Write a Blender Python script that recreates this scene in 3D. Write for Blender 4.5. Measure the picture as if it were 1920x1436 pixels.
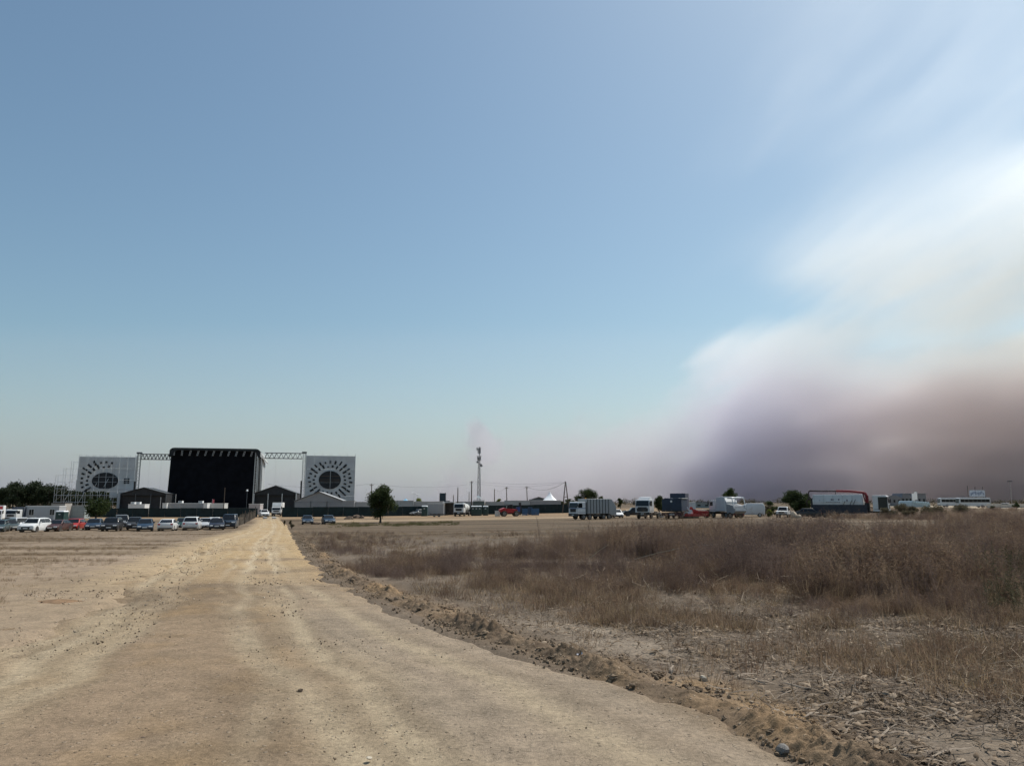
import bpy, bmesh, math, random
import numpy as np
from mathutils import Vector, Matrix

scene = bpy.context.scene
for _o in list(bpy.data.objects):
    bpy.data.objects.remove(_o, do_unlink=True)
COL = scene.collection
R = math.radians

# ------------------------------------------------------------------ camera
PITCH = math.atan(224 / 1441)
cam_data = bpy.data.cameras.new('camera')
cam_data.sensor_width = 36.0
cam_data.lens = 36.0 * 1441 / 1920
cam_data.clip_start = 0.1
cam_data.clip_end = 20000
cam = bpy.data.objects.new('camera', cam_data)
cam.location = (0, 0, 1.6)
cam.rotation_euler = (R(90) + PITCH, 0, 0)
COL.objects.link(cam)
scene.camera = cam

# ------------------------------------------------------------------ world, sun, exposure
SUN_ELEV, SUN_AZ = R(56), R(52)          # azimuth measured clockwise from the view direction (+Y)
world = bpy.data.worlds.new('World')
scene.world = world
world.use_nodes = True
wn = world.node_tree
wn.nodes.clear()
sky = wn.nodes.new('ShaderNodeTexSky')
sky.sky_type = 'NISHITA'
sky.sun_disc = False
sky.sun_elevation = SUN_ELEV
sky.sun_rotation = SUN_AZ
sky.altitude = 100
sky.air_density = 1.15
sky.dust_density = 1.9
sky.ozone_density = 4.0
bg = wn.nodes.new('ShaderNodeBackground')
bg.inputs['Strength'].default_value = 0.118
wo = wn.nodes.new('ShaderNodeOutputWorld')
tint = wn.nodes.new('ShaderNodeMix'); tint.data_type = 'RGBA'; tint.blend_type = 'MULTIPLY'
tint.inputs[0].default_value = 1.0
tint.inputs[7].default_value = (0.98, 1.04, 0.93, 1)      # white balance of the phone camera: a little towards cyan
wn.links.new(sky.outputs[0], tint.inputs[6])
wn.links.new(tint.outputs[2], bg.inputs[0])
wn.links.new(bg.outputs[0], wo.inputs[0])

sun_data = bpy.data.lights.new('sun', 'SUN')
sun_data.energy = 4.4
sun_data.angle = R(0.6)
sun_data.color = (1.0, 0.95, 0.87)
sun = bpy.data.objects.new('sun', sun_data)
sdir = Vector((math.sin(SUN_AZ) * math.cos(SUN_ELEV), math.cos(SUN_AZ) * math.cos(SUN_ELEV), math.sin(SUN_ELEV)))
sun.rotation_euler = (-sdir).to_track_quat('-Z', 'Y').to_euler()
sun.location = (60, 40, 80)
COL.objects.link(sun)

scene.view_settings.view_transform = 'Standard'
scene.view_settings.look = 'None'
scene.view_settings.exposure = 0.0
scene.view_settings.gamma = 1.0
scene.view_settings.use_curve_mapping = False
scene.render.engine = 'CYCLES'
scene.cycles.use_denoising = True
scene.cycles.use_adaptive_sampling = True
scene.cycles.adaptive_threshold = 0.02
scene.cycles.max_bounces = 8
scene.cycles.volume_bounces = 4
scene.cycles.volume_step_rate = 5.0
scene.cycles.volume_max_steps = 128
scene.cycles.transparent_max_bounces = 8

# ------------------------------------------------------------------ ground shape
def sm(a, b, x):
    t = np.clip((np.asarray(x, float) - a) / (b - a), 0, 1)
    return t * t * (3 - 2 * t)

YS = [-60, 0, 10, 30, 60, 96, 130, 180, 220, 300, 600, 1500, 9000]
AS = [0, 0, -.03, -.2, -.65, -1.2, -1.43, -1.38, -1.05, -.85, -.6, -.2, -.2]

def base_z(x, y):
    g = 0.9 * np.tanh(np.asarray(x, float) / 50) * sm(15, 95, y)
    g = np.where(np.asarray(x) < 0, g * (1 - 0.75 * sm(135, 190, y)), g)
    return np.interp(y, YS, AS) + g

_rng = np.random.RandomState(7)
_LAT = _rng.rand(256, 256)
def vnoise(x, y, s=1.0, o=0.0):
    x = np.asarray(x, float) / s + o * 17.3 + 1000.37; y = np.asarray(y, float) / s + o * 7.9 + 1000.11
    xi = np.floor(x).astype(int); yi = np.floor(y).astype(int)
    fx = x - xi; fy = y - yi
    fx = fx * fx * (3 - 2 * fx); fy = fy * fy * (3 - 2 * fy)
    a = _LAT[xi & 255, yi & 255]; b = _LAT[(xi + 1) & 255, yi & 255]
    c = _LAT[xi & 255, (yi + 1) & 255]; d = _LAT[(xi + 1) & 255, (yi + 1) & 255]
    return (a * (1 - fx) + b * fx) * (1 - fy) + (c * (1 - fx) + d * fx) * fy
def fbm(x, y, s, o=0.0, n=4):
    v = 0; a = .5
    for i in range(n):
        v = v + a * vnoise(x, y, s / 2 ** i, o + i * 3.1); a *= .5
    return v

# edges of the dirt road: x as a function of y
RY = [-8, 0, 2.5, 5.08, 5.9, 7.14, 8.3, 9.97, 13.66, 17.8, 25.6, 37, 65.5, 121.5, 175, 260]
RX = [5.0, 3.2, 2.5, 1.79, 1.43, .9, .22, -.73, -2.39, -4.08, -6.6, -10.06, -18.4, -34.8, -52.3, -80]
LY = [-8, 0, 9.6, 11.4, 13.3, 17.8, 25.7, 47.6, 124.7, 175, 260]
LX = [-5.0, -5.6, -6.15, -6.5, -7.05, -8.5, -11.0, -18.1, -40.6, -56.0, -84]
def road_r(y): return np.interp(y, RY, RX)
def road_l(y): return np.interp(y, LY, LX)

def ground_z(x, y):
    """surface of the open ground with berm, ruts and lumps (no road cut)"""
    x = np.asarray(x, float); y = np.asarray(y, float)
    z = base_z(x, y)
    near = 1 - sm(60, 140, y)
    z = z + (fbm(x, y, 3.0, 1) - .47) * .10 * near + (fbm(x, y, .5, 2, 3) - .44) * .035 * (1 - sm(14, 30, y))
    dr = x - road_r(y)
    # pushed up berm along the right edge of the road
    lump = np.clip(fbm(x, y, 1.1, 5) * 2.2 - .55, 0.12, 1.3)
    z = z + .07 * np.exp(-((dr - .42) / .30) ** 2) * lump * (1 - sm(70, 120, y)) * sm(1.0, 3.0, y)
    # field mound where the weeds stand on the right
    z = z + .22 * sm(8, 26, y) * sm(2, 12, dr) * (1 - sm(40, 75, y))
    return z

def road_depth(x, y):
    """how far inside the road (metres, negative outside)"""
    return np.minimum(np.asarray(x) - road_l(y), road_r(y) - np.asarray(x))

def at(px, d):
    """point on the ground in the direction of picture column px (photo pixels) at distance d"""
    x = (px - 960) / 1458.0 * d
    return Vector((x, d, float(base_z(x, d))))

# ------------------------------------------------------------------ node helpers
class X:
    """tiny expression wrapper that writes math nodes"""
    def __init__(s, nt, sock): s.nt = nt; s.s = sock
    def _op(s, op, *args, clamp=False):
        n = s.nt.nodes.new('ShaderNodeMath'); n.operation = op; n.use_clamp = clamp
        for i, a in enumerate((s,) + args):
            if isinstance(a, X): s.nt.links.new(a.s, n.inputs[i])
            else: n.inputs[i].default_value = a
        return X(s.nt, n.outputs[0])
    def __add__(s, o): return s._op('ADD', o)
    __radd__ = __add__
    def __sub__(s, o): return s._op('SUBTRACT', o)
    def __rsub__(s, o): return (s * -1.0) + o
    def __mul__(s, o): return s._op('MULTIPLY', o)
    __rmul__ = __mul__
    def __truediv__(s, o): return s._op('DIVIDE', o)
    def pow(s, o): return s._op('POWER', o)
    def mx(s, o): return s._op('MAXIMUM', o)
    def mn(s, o): return s._op('MINIMUM', o)
    def clamp(s): return s._op('ADD', 0.0, clamp=True)
    def ss(s, a, b):
        n = s.nt.nodes.new('ShaderNodeMapRange'); n.interpolation_type = 'SMOOTHSTEP'
        s.nt.links.new(s.s, n.inputs[0])
        for i, v in ((1, a), (2, b)):
            if isinstance(v, X): s.nt.links.new(v.s, n.inputs[i])
            else: n.inputs[i].default_value = v
        n.inputs[3].default_value = 0; n.inputs[4].default_value = 1
        return X(s.nt, n.outputs[0])

def noise_node(nt, vec, scale, detail=3, rough=.5, dist=0.0):
    n = nt.nodes.new('ShaderNodeTexNoise')
    n.inputs['Scale'].default_value = scale; n.inputs['Detail'].default_value = detail
    n.inputs['Roughness'].default_value = rough; n.inputs['Distortion'].default_value = dist
    if vec is not None: nt.links.new(vec, n.inputs['Vector'])
    return n

def mapping(nt, vec, scale=(1, 1, 1), loc=(0, 0, 0)):
    m = nt.nodes.new('ShaderNodeVectorMath'); m.operation = 'MULTIPLY_ADD'
    m.inputs[1].default_value = scale; m.inputs[2].default_value = loc
    nt.links.new(vec, m.inputs[0])
    return m.outputs[0]

def mixc(nt, fac, a, b, mode='MIX'):
    n = nt.nodes.new('ShaderNodeMix'); n.data_type = 'RGBA'; n.blend_type = mode
    for sock, v in ((n.inputs[0], fac), (n.inputs[6], a), (n.inputs[7], b)):
        if isinstance(v, X): nt.links.new(v.s, sock)
        elif isinstance(v, bpy.types.NodeSocket): nt.links.new(v, sock)
        elif isinstance(v, (int, float)): sock.default_value = v
        else: sock.default_value = tuple(v) + (1,) if len(v) == 3 else v
    return n.outputs[2]

def new_mat(name):
    m = bpy.data.materials.new(name); m.use_nodes = True
    nt = m.node_tree
    b = nt.nodes['Principled BSDF']
    return m, nt, b

def tag(o, label=None, cat=None, group=None, kind=None):
    if label: o['label'] = label
    if cat: o['category'] = cat
    if group: o['group'] = group
    if kind: o['kind'] = kind
    return o
# ------------------------------------------------------------------ mesh builder
class MB:
    def __init__(s): s.v = []; s.f = []
    def add(s, vs, fs):
        n = len(s.v); s.v += [tuple(map(float, v)) for v in vs]; s.f += [tuple(i + n for i in f) for f in fs]
        return s
    def box(s, x0, x1, y0, y1, z0, z1, tx=0, ty=0):
        """tx, ty: how much the top is pulled in on each side"""
        return s.add([(x0, y0, z0), (x1, y0, z0), (x1, y1, z0), (x0, y1, z0),
                      (x0 + tx, y0 + ty, z1), (x1 - tx, y0 + ty, z1), (x1 - tx, y1 - ty, z1), (x0 + tx, y1 - ty, z1)],
                     [(0, 3, 2, 1), (4, 5, 6, 7), (0, 1, 5, 4), (1, 2, 6, 5), (2, 3, 7, 6), (3, 0, 4, 7)])
    def hexa(s, p):
        """eight corners: four of the bottom, then four of the top"""
        return s.add(p, [(0, 3, 2, 1), (4, 5, 6, 7), (0, 1, 5, 4), (1, 2, 6, 5), (2, 3, 7, 6), (3, 0, 4, 7)])
    def slab(s, q, t):
        """quad q thickened by t along its normal"""
        a, b, c, d = (Vector(p) for p in q)
        n = (b - a).cross(d - a).normalized() * t
        return s.hexa([a, b, c, d, a + n, b + n, c + n, d + n])
    def prism(s, prof, a, b, axis='y'):
        """profile (u, w) extruded between a and b: axis y -> (x, z) profile, axis x -> (y, z) profile, axis z -> (x, y)"""
        n = len(prof)
        def P(u, w, t): return (u, t, w) if axis == 'y' else ((t, u, w) if axis == 'x' else (u, w, t))
        vs = [P(u, w, a) for u, w in prof] + [P(u, w, b) for u, w in prof]
        fs = [tuple(range(n)), tuple(range(2 * n - 1, n - 1, -1))]
        fs += [(i, n + i, n + (i + 1) % n, (i + 1) % n) for i in range(n)]
        return s.add(vs, fs)
    def tube(s, a, b, r, n=6, r2=None):
        a = Vector(a); b = Vector(b); d = (b - a)
        if d.length < 1e-6: return s
        d.normalize(); r2 = r if r2 is None else r2
        u = d.orthogonal().normalized(); w = d.cross(u)
        vs = []
        for p, rr in ((a, r), (b, r2)):
            for i in range(n):
                t = 2 * math.pi * i / n
                vs.append(p + u * math.cos(t) * rr + w * math.sin(t) * rr)
        fs = [(i, (i + 1) % n, n + (i + 1) % n, n + i) for i in range(n)] + [tuple(range(n - 1, -1, -1)), tuple(range(n, 2 * n))]
        return s.add(vs, fs)
    def path(s, pts, r, n=5, r2=None):
        m = len(pts)
        for i in range(m - 1):
            ra = r if r2 is None else r + (r2 - r) * i / (m - 1)
            rb = r if r2 is None else r + (r2 - r) * (i + 1) / (m - 1)
            s.tube(pts[i], pts[i + 1], ra, n, rb)
        return s
    def ring(s, c, axis, ro, ri, h, n=20):
        """annulus (tyre) around axis y or x"""
        prof = [(ri, -h / 2), (ro * .96, -h / 2), (ro, -h * .32), (ro, h * .32), (ro * .96, h / 2), (ri, h / 2)]
        vs = []; k = len(prof)
        for i in range(n):
            t = 2 * math.pi * i / n
            for r, y in prof:
                p = (r * math.cos(t), y, r * math.sin(t)) if axis == 'y' else (y, r * math.cos(t), r * math.sin(t))
                vs.append((c[0] + p[0], c[1] + p[1], c[2] + p[2]))
        fs = [(i * k + j, i * k + (j + 1) % k, ((i + 1) % n) * k + (j + 1) % k, ((i + 1) % n) * k + j) for i in range(n) for j in range(k)]
        return s.add(vs, fs)
    def mesh(s, name, mat=None, smooth=False, bevel=0, seg=2):
        me = bpy.data.meshes.new(name); me.from_pydata(s.v, [], s.f)
        bm = bmesh.new(); bm.from_mesh(me)
        if bevel:
            es = [e for e in bm.edges if len(e.link_faces) == 2 and e.calc_face_angle(0) > .5]
            bmesh.ops.bevel(bm, geom=es, offset=bevel, segments=seg, profile=.5, affect='EDGES', clamp_overlap=True)
        bmesh.ops.recalc_face_normals(bm, faces=bm.faces)
        bm.to_mesh(me); bm.free()
        if mat: me.materials.append(mat)
        if smooth:
            for p in me.polygons: p.use_smooth = True
        return me
    def build(s, name, mat, parent=None, smooth=False, bevel=0, seg=2):
        return link(name, s.mesh(name, mat, smooth, bevel, seg), parent)

def link(name, me, parent=None, loc=None, rz=None):
    o = bpy.data.objects.new(name, me); COL.objects.link(o)
    if parent is not None: o.parent = parent
    if loc is not None: o.location = loc
    if rz is not None: o.rotation_euler = (0, 0, rz)
    return o

def thing(name, label, cat, loc=(0, 0, 0), rz=0, group=None):
    o = bpy.data.objects.new(name, None); COL.objects.link(o)
    o.empty_display_size = .3
    o.location = loc; o.rotation_euler = (0, 0, rz)
    return tag(o, label, cat, group)

def copy_tree(o, parent=None):
    c = o.copy(); COL.objects.link(c)
    if parent is not None: c.parent = parent
    for ch in list(o.children): copy_tree(ch, c)
    return c

# ------------------------------------------------------------------ materials
_MATS = {}
def M(name, col=None, rough=.6, metal=0.0, var=.12, scale=3.0, dirt=0.0, dirtcol=(.30, .23, .15), coat=0.0, bump=0.0, bscale=40, stretch=(1, 1, 1), spec=.5):
    if name in _MATS: return _MATS[name]
    m, nt, b = new_mat(name)
    tc = nt.nodes.new('ShaderNodeTexCoord')
    vec = mapping(nt, tc.outputs['Object'], stretch)
    n = noise_node(nt, vec, scale, 4, .6)
    k = X(nt, n.outputs[0]).ss(.3, .7)
    lo = tuple(c * (1 - var) for c in col); hi = tuple(min(1, c * (1 + var)) for c in col)
    c = mixc(nt, k, lo, hi)
    if dirt:
        # dust that settles low on the thing and in blotches
        sp = nt.nodes.new('ShaderNodeSeparateXYZ'); nt.links.new(tc.outputs['Object'], sp.inputs[0])
        n2 = noise_node(nt, tc.outputs['Object'], 1.7, 5, .65)
        low = (1.0 - X(nt, sp.outputs[2]).ss(.1, 1.3)) * .7 + .25
        f = X(nt, n2.outputs[0]).ss(.35, .75) * low * dirt
        c = mixc(nt, f, c, dirtcol)
    nt.links.new(c, b.inputs['Base Color'])
    b.inputs['Roughness'].default_value = rough; b.inputs['Metallic'].default_value = metal
    b.inputs['Specular IOR Level'].default_value = spec
    if coat: b.inputs['Coat Weight'].default_value = coat; b.inputs['Coat Roughness'].default_value = .08
    if bump:
        bn = nt.nodes.new('ShaderNodeBump'); bn.inputs['Strength'].default_value = bump; bn.inputs['Distance'].default_value = .02
        nb = noise_node(nt, vec, bscale, 3, .6); nt.links.new(nb.outputs[0], bn.inputs['Height'])
        nt.links.new(bn.outputs[0], b.inputs['Normal'])
    _MATS[name] = m
    return m

def paint(name, col, rough=.35, dirt=.18): return M('paint_' + name, col, rough, 0, .04, 1.5, dirt, coat=.12, spec=.3)
GLASS = M('car_glass', (.010, .013, .016), .12, 0, .1, 2, dirt=.06, spec=.4)
TYRE = M('tyre_rubber', (.025, .024, .022), .85, 0, .2, 6, dirt=.5)
RIM = M('wheel_rim', (.45, .45, .46), .4, .6, .1, 4, dirt=.3)
BLACKPL = M('black_plastic', (.022, .022, .024), .6, 0, .2, 4, dirt=.4)
CHASSIS = M('chassis_steel', (.03, .03, .032), .7, .2, .3, 4, dirt=.5)
LAMP = M('headlamp_glass', (.75, .77, .78), .12, 0, .05, 3)
REDLAMP = M('tail_lamp', (.35, .02, .02), .2, 0, .1, 3)
PLATE = M('number_plate', (.75, .75, .72), .5, 0, .05, 3)
STEEL = M('galvanised_steel', (.46, .48, .50), .45, .5, .15, 5)
ALU = M('aluminium_truss', (.60, .62, .64), .4, .6, .1, 5)
DARKSTEEL = M('dark_truss_steel', (.10, .115, .13), .5, .4, .15, 5)
WHITE = M('white_sheet', (.70, .70, .69), .55, 0, .06, 1.0, dirt=.25)
OFFWHITE = M('offwhite_panel', (.55, .55, .53), .6, 0, .08, .8, dirt=.3)
LGREY = M('light_grey_panel', (.36, .365, .37), .6, 0, .08, .7, dirt=.25)
BLACKCLOTH = M('black_drape', (.007, .008, .011), .95, 0, .3, .5, bump=.3, bscale=3, spec=.1)
GREENCLOTH = M('dark_green_netting', (.009, .022, .024), .9, 0, .3, .6, dirt=.06, bump=.3, bscale=6)
GREENPL = M('green_toilet_plastic', (.012, .045, .042), .45, 0, .1, 2, dirt=.2)
ROOFPL = M('white_toilet_roof', (.86, .88, .88), .4, 0, .05, 2)
WOOD = M('weathered_pole_wood', (.085, .065, .05), .85, 0, .3, 3, stretch=(1, 1, .15))
GREYWOOD = M('weathered_grey_stakes', (.16, .13, .10), .9, 0, .3, 5, stretch=(1, 1, .15))
CONCRETE = M('pale_plaster', (.50, .46, .41), .8, 0, .1, .6)
# ------------------------------------------------------------------ ground sheet: polar grid that reaches the horizon
def soil_colors(x, y):
    """albedo of the open ground"""
    def mix(a, b, t): t = np.clip(t, 0, 1)[:, None]; return a * (1 - t) + b * t
    C = lambda *c: np.array(c)[None, :] * np.ones((len(x), 1))
    dr = x - road_r(y); dl = road_l(y) - x
    str_ = fbm(x * .35, y, 1.6, 11, 5); blot = fbm(x, y, 6, 12, 4); fine = fbm(x, y, .6, 13, 4)
    left = mix(C(.215, .158, .102), C(.33, .25, .175), (str_ - .34) * 3.4)
    left = mix(left, C(.37, .285, .21), (blot - .53) * 4 * (1 - sm(60, 100, y)) * .7)
    left = mix(left, C(.150, .102, .060), (fbm(x * .25, y, 2.4, 15, 4) - .54) * 7)
    # dusty shoulder by the road
    left = mix(left, C(.40, .30, .185), (1 - sm(0.1, 1.7, dl + (fine - .47) * 2.0)) * .9 * sm(10, 22, y))
    left = mix(left, C(.305, .232, .158), (1 - sm(1.0, 5.0, dl + (fine - .47) * 3)) * (1 - sm(12, 24, y)) * .85)
    left = left * (1 - .26 * sm(16, 45, y))[:, None]
    left = mix(left, C(.40, .30, .185), (1 - sm(0.1, 1.7, dl + (fine - .47) * 2.0)) * .8 * sm(10, 22, y))
    right = mix(C(.125, .096, .070), C(.19, .148, .110), (str_ - .36) * 3)
    right = mix(right, C(.27, .21, .15), (blot - .52) * 5 * (1 - sm(10, 13, y)) * .7)
    pale = np.exp(-(((y - 9.9) / 1.3) ** 2)) * sm(.8, 1.2, dr) * (1 - sm(2.2, 3.4, dr)) + .3 * np.exp(-(((y - 5.6) / .9) ** 2)) * sm(.9, 1.3, dr) * (1 - sm(1.7, 2.6, dr))
    right = mix(right, C(.33, .27, .205), pale * np.clip(fine * 2.6 - .6, 0, 1))
    right = mix(right, C(.185, .132, .085), np.exp(-((dr - .4) / .45) ** 2) * .75)
    right = mix(right, C(.34, .225, .12), np.exp(-((dr - .75) / .35) ** 2) * (fbm(x, y, 2.0, 17, 3) - .45) * 6 * (1 - sm(12, 18, y)))
    mown = mix(C(.090, .064, .040), C(.165, .120, .078), (fbm(x * .22, y, 3.2, 19, 5) - .36) * 3.6)
    right = mix(right, mown, sm(30, 46, y + (blot - .5) * 20))
    c = np.where((x < (road_l(y) + road_r(y)) / 2)[:, None], left, right)
    # sandy lane and yard in front of the fence
    lane = np.exp(-((y - (150 + .06 * x)) / 7.5) ** 2) * sm(-42, -30, x) * (1 - .85 * sm(38, 58, x))
    c = mix(c, C(.42, .31, .20), lane * (.7 + .5 * (blot - .3)))
    c = mix(c, C(.31, .215, .13), sm(156, 166, y) * .8 * (1 - sm(220, 300, y)) * (1 - sm(45, 65, x)))
    c = mix(c, C(.150, .108, .072), sm(70, 100, y) * sm(42, 60, x) * (1 - sm(238, 246, y)) * .8)
    c = mix(c, C(.40, .33, .24), sm(215, 240, y) * sm(135, 150, x) * (1 - sm(330, 400, y)))
    return c * .86

def soil_material(name, vscale, bump):
    m, nt, b = new_mat(name)
    at_ = nt.nodes.new('ShaderNodeVertexColor'); at_.layer_name = 'soil'
    tc = nt.nodes.new('ShaderNodeTexCoord'); p = tc.outputs['Object']
    fine = X(nt, noise_node(nt, p, 22, 6, .7).outputs[0])
    mid = X(nt, noise_node(nt, p, 3.1, 5, .6).outputs[0])
    grit = X(nt, noise_node(nt, p, 120, 2, .6).outputs[0])
    k = (fine - .5) * 1.5 + (mid - .5) * .9 + (grit - .5) * 1.1 + 1.0
    hs = nt.nodes.new('ShaderNodeHueSaturation'); nt.links.new(at_.outputs[0], hs.inputs['Color']); nt.links.new(k.s, hs.inputs['Value'])
    vo = nt.nodes.new('ShaderNodeTexVoronoi'); vo.inputs['Scale'].default_value = vscale; nt.links.new(p, vo.inputs['Vector'])
    sel = nt.nodes.new('ShaderNodeSeparateColor'); nt.links.new(vo.outputs['Color'], sel.inputs[0])
    peb = (1.0 - X(nt, vo.outputs['Distance']).ss(.18, .34)) * X(nt, sel.outputs[0]).ss(.72, .78)
    pc = mixc(nt, X(nt, sel.outputs[1]).ss(.35, .4), (.12, .09, .065), (.40, .33, .25))
    c = mixc(nt, peb * .45, hs.outputs[0], pc)
    nt.links.new(c, b.inputs['Base Color'])
    b.inputs['Roughness'].default_value = .95; b.inputs['Specular IOR Level'].default_value = .15
    bp = nt.nodes.new('ShaderNodeBump'); bp.inputs['Strength'].default_value = bump; bp.inputs['Distance'].default_value = .03
    hgt = fine * .6 + grit * .25 + peb * .5 + mid * .6
    nt.links.new(hgt.s, bp.inputs['Height']); nt.links.new(bp.outputs[0], b.inputs['Normal'])
    return m

def set_colors(me, cols):
    ca = me.color_attributes.new('soil', 'FLOAT_COLOR', 'POINT')
    a = np.ones((len(cols), 4), np.float32); a[:, :3] = np.clip(cols, .01, .9)
    ca.data.foreach_set('color', a.ravel())

def grid_mesh(name, Xg, Yg, Zg, wrap=False):
    r, c = Xg.shape
    v = np.stack([Xg, Yg, Zg], -1).reshape(-1, 3)
    i = np.arange(r - 1)[:, None] * c; j = np.arange(c if wrap else c - 1)[None, :]
    j2 = (j + 1) % c
    q = np.stack([i + j, i + j2, i + c + j2, i + c + j], -1).reshape(-1, 4)
    me = bpy.data.meshes.new(name)
    me.vertices.add(len(v)); me.vertices.foreach_set('co', v.astype(np.float32).ravel())
    me.loops.add(q.size); me.loops.foreach_set('vertex_index', q.astype(np.int32).ravel())
    me.polygons.add(len(q)); me.polygons.foreach_set('loop_start', np.arange(0, q.size, 4, dtype=np.int32))
    me.polygons.foreach_set('use_smooth', np.ones(len(q), bool))
    me.update(); me.validate()
    return me

ang = np.concatenate([np.linspace(-48, 48, 430), np.linspace(48, 312, 60)[1:-1]])
rad = np.concatenate([[.02, .5, .9], np.geomspace(1.2, 9000, 560)])
A_, R_ = np.meshgrid(np.radians(ang), rad)
gx = (R_ * np.sin(A_)); gy = (R_ * np.cos(A_))
cut = road_depth(gx, gy)
gzz = ground_z(gx, gy) - .09 * sm(.05, .45, cut) * (gy < 200)
gme = grid_mesh('ground', gx[:, ::-1], gy[:, ::-1], gzz[:, ::-1], wrap=True)
set_colors(gme, soil_colors(gx[:, ::-1].ravel(), gy[:, ::-1].ravel()))
gme.materials.append(soil_material('dry_soil', 16, .55))
tag(link('ground', gme), 'dry bare earth of the open field', kind='structure')

# ------------------------------------------------------------------ dirt road
rows = np.concatenate([np.linspace(-7, 1.9, 14), np.geomspace(2.0, 215, 460)])
us = np.linspace(0, 1, 110)
U, Yr = np.meshgrid(us, rows)
wob = (fbm(Yr * .0 + 3, Yr, 1.7, 31, 4) - .47) * .7
wobl = (fbm(Yr * .0 + 8, Yr, 2.3, 32, 4) - .47) * 1.6
xl = road_l(Yr) - .35 + wobl; xr = road_r(Yr) + .10 + .22 * (1 - sm(7, 12, Yr)) + wob * .45
Xr = xl + (xr - xl) * U
W_ = xr - xl
prof = -.055 * np.exp(-((U - .28) / .06) ** 2) - .05 * np.exp(-((U - .66) / .06) ** 2) + .02 * np.exp(-((U - .47) / .12) ** 2)
edge = np.minimum(U, 1 - U) * W_
Zr = base_z(Xr, Yr) + .012 + prof * .35 * (1 - sm(40, 90, Yr)) + (fbm(Xr, Yr, 1.2, 33, 3) - .45) * .03 + (fbm(Xr, Yr, .22, 34, 3) - .45) * .016 * (1 - sm(10, 25, Yr)) \
     - .10 * (1 - sm(0, .34, (1 - U) * W_ + (fbm(Xr, Yr, .5, 36, 4) - .50) * .75)) - .10 * (1 - sm(0, 1.2, U * W_ + (fbm(Xr, Yr, .9, 37, 5) - .45) * 3.0))
# narrow tyre marks that swing across the road
swing = .73 + .05 * np.sin(Yr * .35)
for off in (0, .045):
    Zr -= .012 * np.exp(-((U - swing - off) / .006) ** 2) * (1 - sm(8, 16, Yr))
TRACKS = ((.13, .030, .7), (.22, .022, .7), (.335, .018, .45), (.50, .016, .5), (.585, .026, .9), (.68, .018, .8), (.79, .028, .5))
def track_centre(uc, yy): return uc + .035 * np.sin(np.log(np.maximum(yy, 1)) * 2.2 + uc * 20) + .015 * np.sin(np.log(np.maximum(yy, 1)) * 5 + uc * 9) + .10 * (1 - sm(3, 12, yy)) * (uc - .35)
for uc, wd, st_ in TRACKS:
    Zr -= (.011 * np.exp(-((U - track_centre(uc, Yr)) / wd) ** 2) - .006 * np.exp(-((U - track_centre(uc, Yr) - wd * 1.8) / (wd * .6)) ** 2)) * st_ * (1 - sm(25, 60, Yr)) * np.clip(fbm(U * 5, Yr * .3, 1.0, 44, 3) * 2, .2, 1)
rme = grid_mesh('dirt_road', Xr, Yr, Zr)
xf, yf, uf = Xr.ravel(), Yr.ravel(), U.ravel()
def mixr(a, b, t): t = np.clip(t, 0, 1)[:, None]; return a * (1 - t) + b * t
Cc = lambda *c: np.array(c)[None, :] * np.ones((len(xf), 1))
alng = fbm(uf * 9, yf * .12, 1.0, 41, 5)
blot = fbm(xf, yf, 2.2, 42, 5); blot2 = fbm(xf, yf, .8, 43, 4)
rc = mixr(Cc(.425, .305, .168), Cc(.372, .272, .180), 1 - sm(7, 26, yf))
rc = mixr(rc, Cc(.46, .355, .225), (alng - .46) * 3.2)
rc = mixr(rc, Cc(.245, .178, .115), (blot - .52) * 4.0 * (1 - sm(16, 40, yf) * .6))
rc = mixr(rc, Cc(.36, .245, .135), (blot2 - .50) * 3.0 * (1 - sm(12, 30, yf)) * .8)
rc = mixr(rc, Cc(.42, .345, .26), sm(.60, .75, uf) * (1 - sm(9, 20, yf)) * .6)
for uc in (.28, .66):
    rc = mixr(rc, Cc(.46, .36, .24), np.exp(-((uf - uc) / .05) ** 2) * .5 * (alng * 1.4))
rc = mixr(rc, Cc(.27, .195, .125), (1 - sm(0, .07, 1 - uf)) * .9)
rc = mixr(rc, Cc(.30, .24, .17), sm(150, 165, yf) * .6)
# wheel tracks: pale packed lines with darker loose soil between, wandering slowly
for uc, wd, st_ in TRACKS:
    cen = track_centre(uc, yf)
    rc = mixr(rc, Cc(.50, .40, .27), np.exp(-((uf - cen) / wd) ** 2) * st_ * 1.5 * np.clip(fbm(uf * 5, yf * .3, 1.0, 44, 3) * 2 - .3, 0, 1))
    rc = mixr(rc, Cc(.19, .137, .085), np.exp(-((uf - cen - wd * 1.7) / (wd * .55)) ** 2) * st_ * .7 * np.clip(fbm(uf * 7, yf * .12, 1.0, 45, 3) * 2.4 - .7, 0, 1))
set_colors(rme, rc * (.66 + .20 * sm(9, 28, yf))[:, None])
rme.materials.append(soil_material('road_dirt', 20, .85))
tag(link('dirt_road', rme), 'sandy dirt road running to the festival gate', kind='structure')

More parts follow.
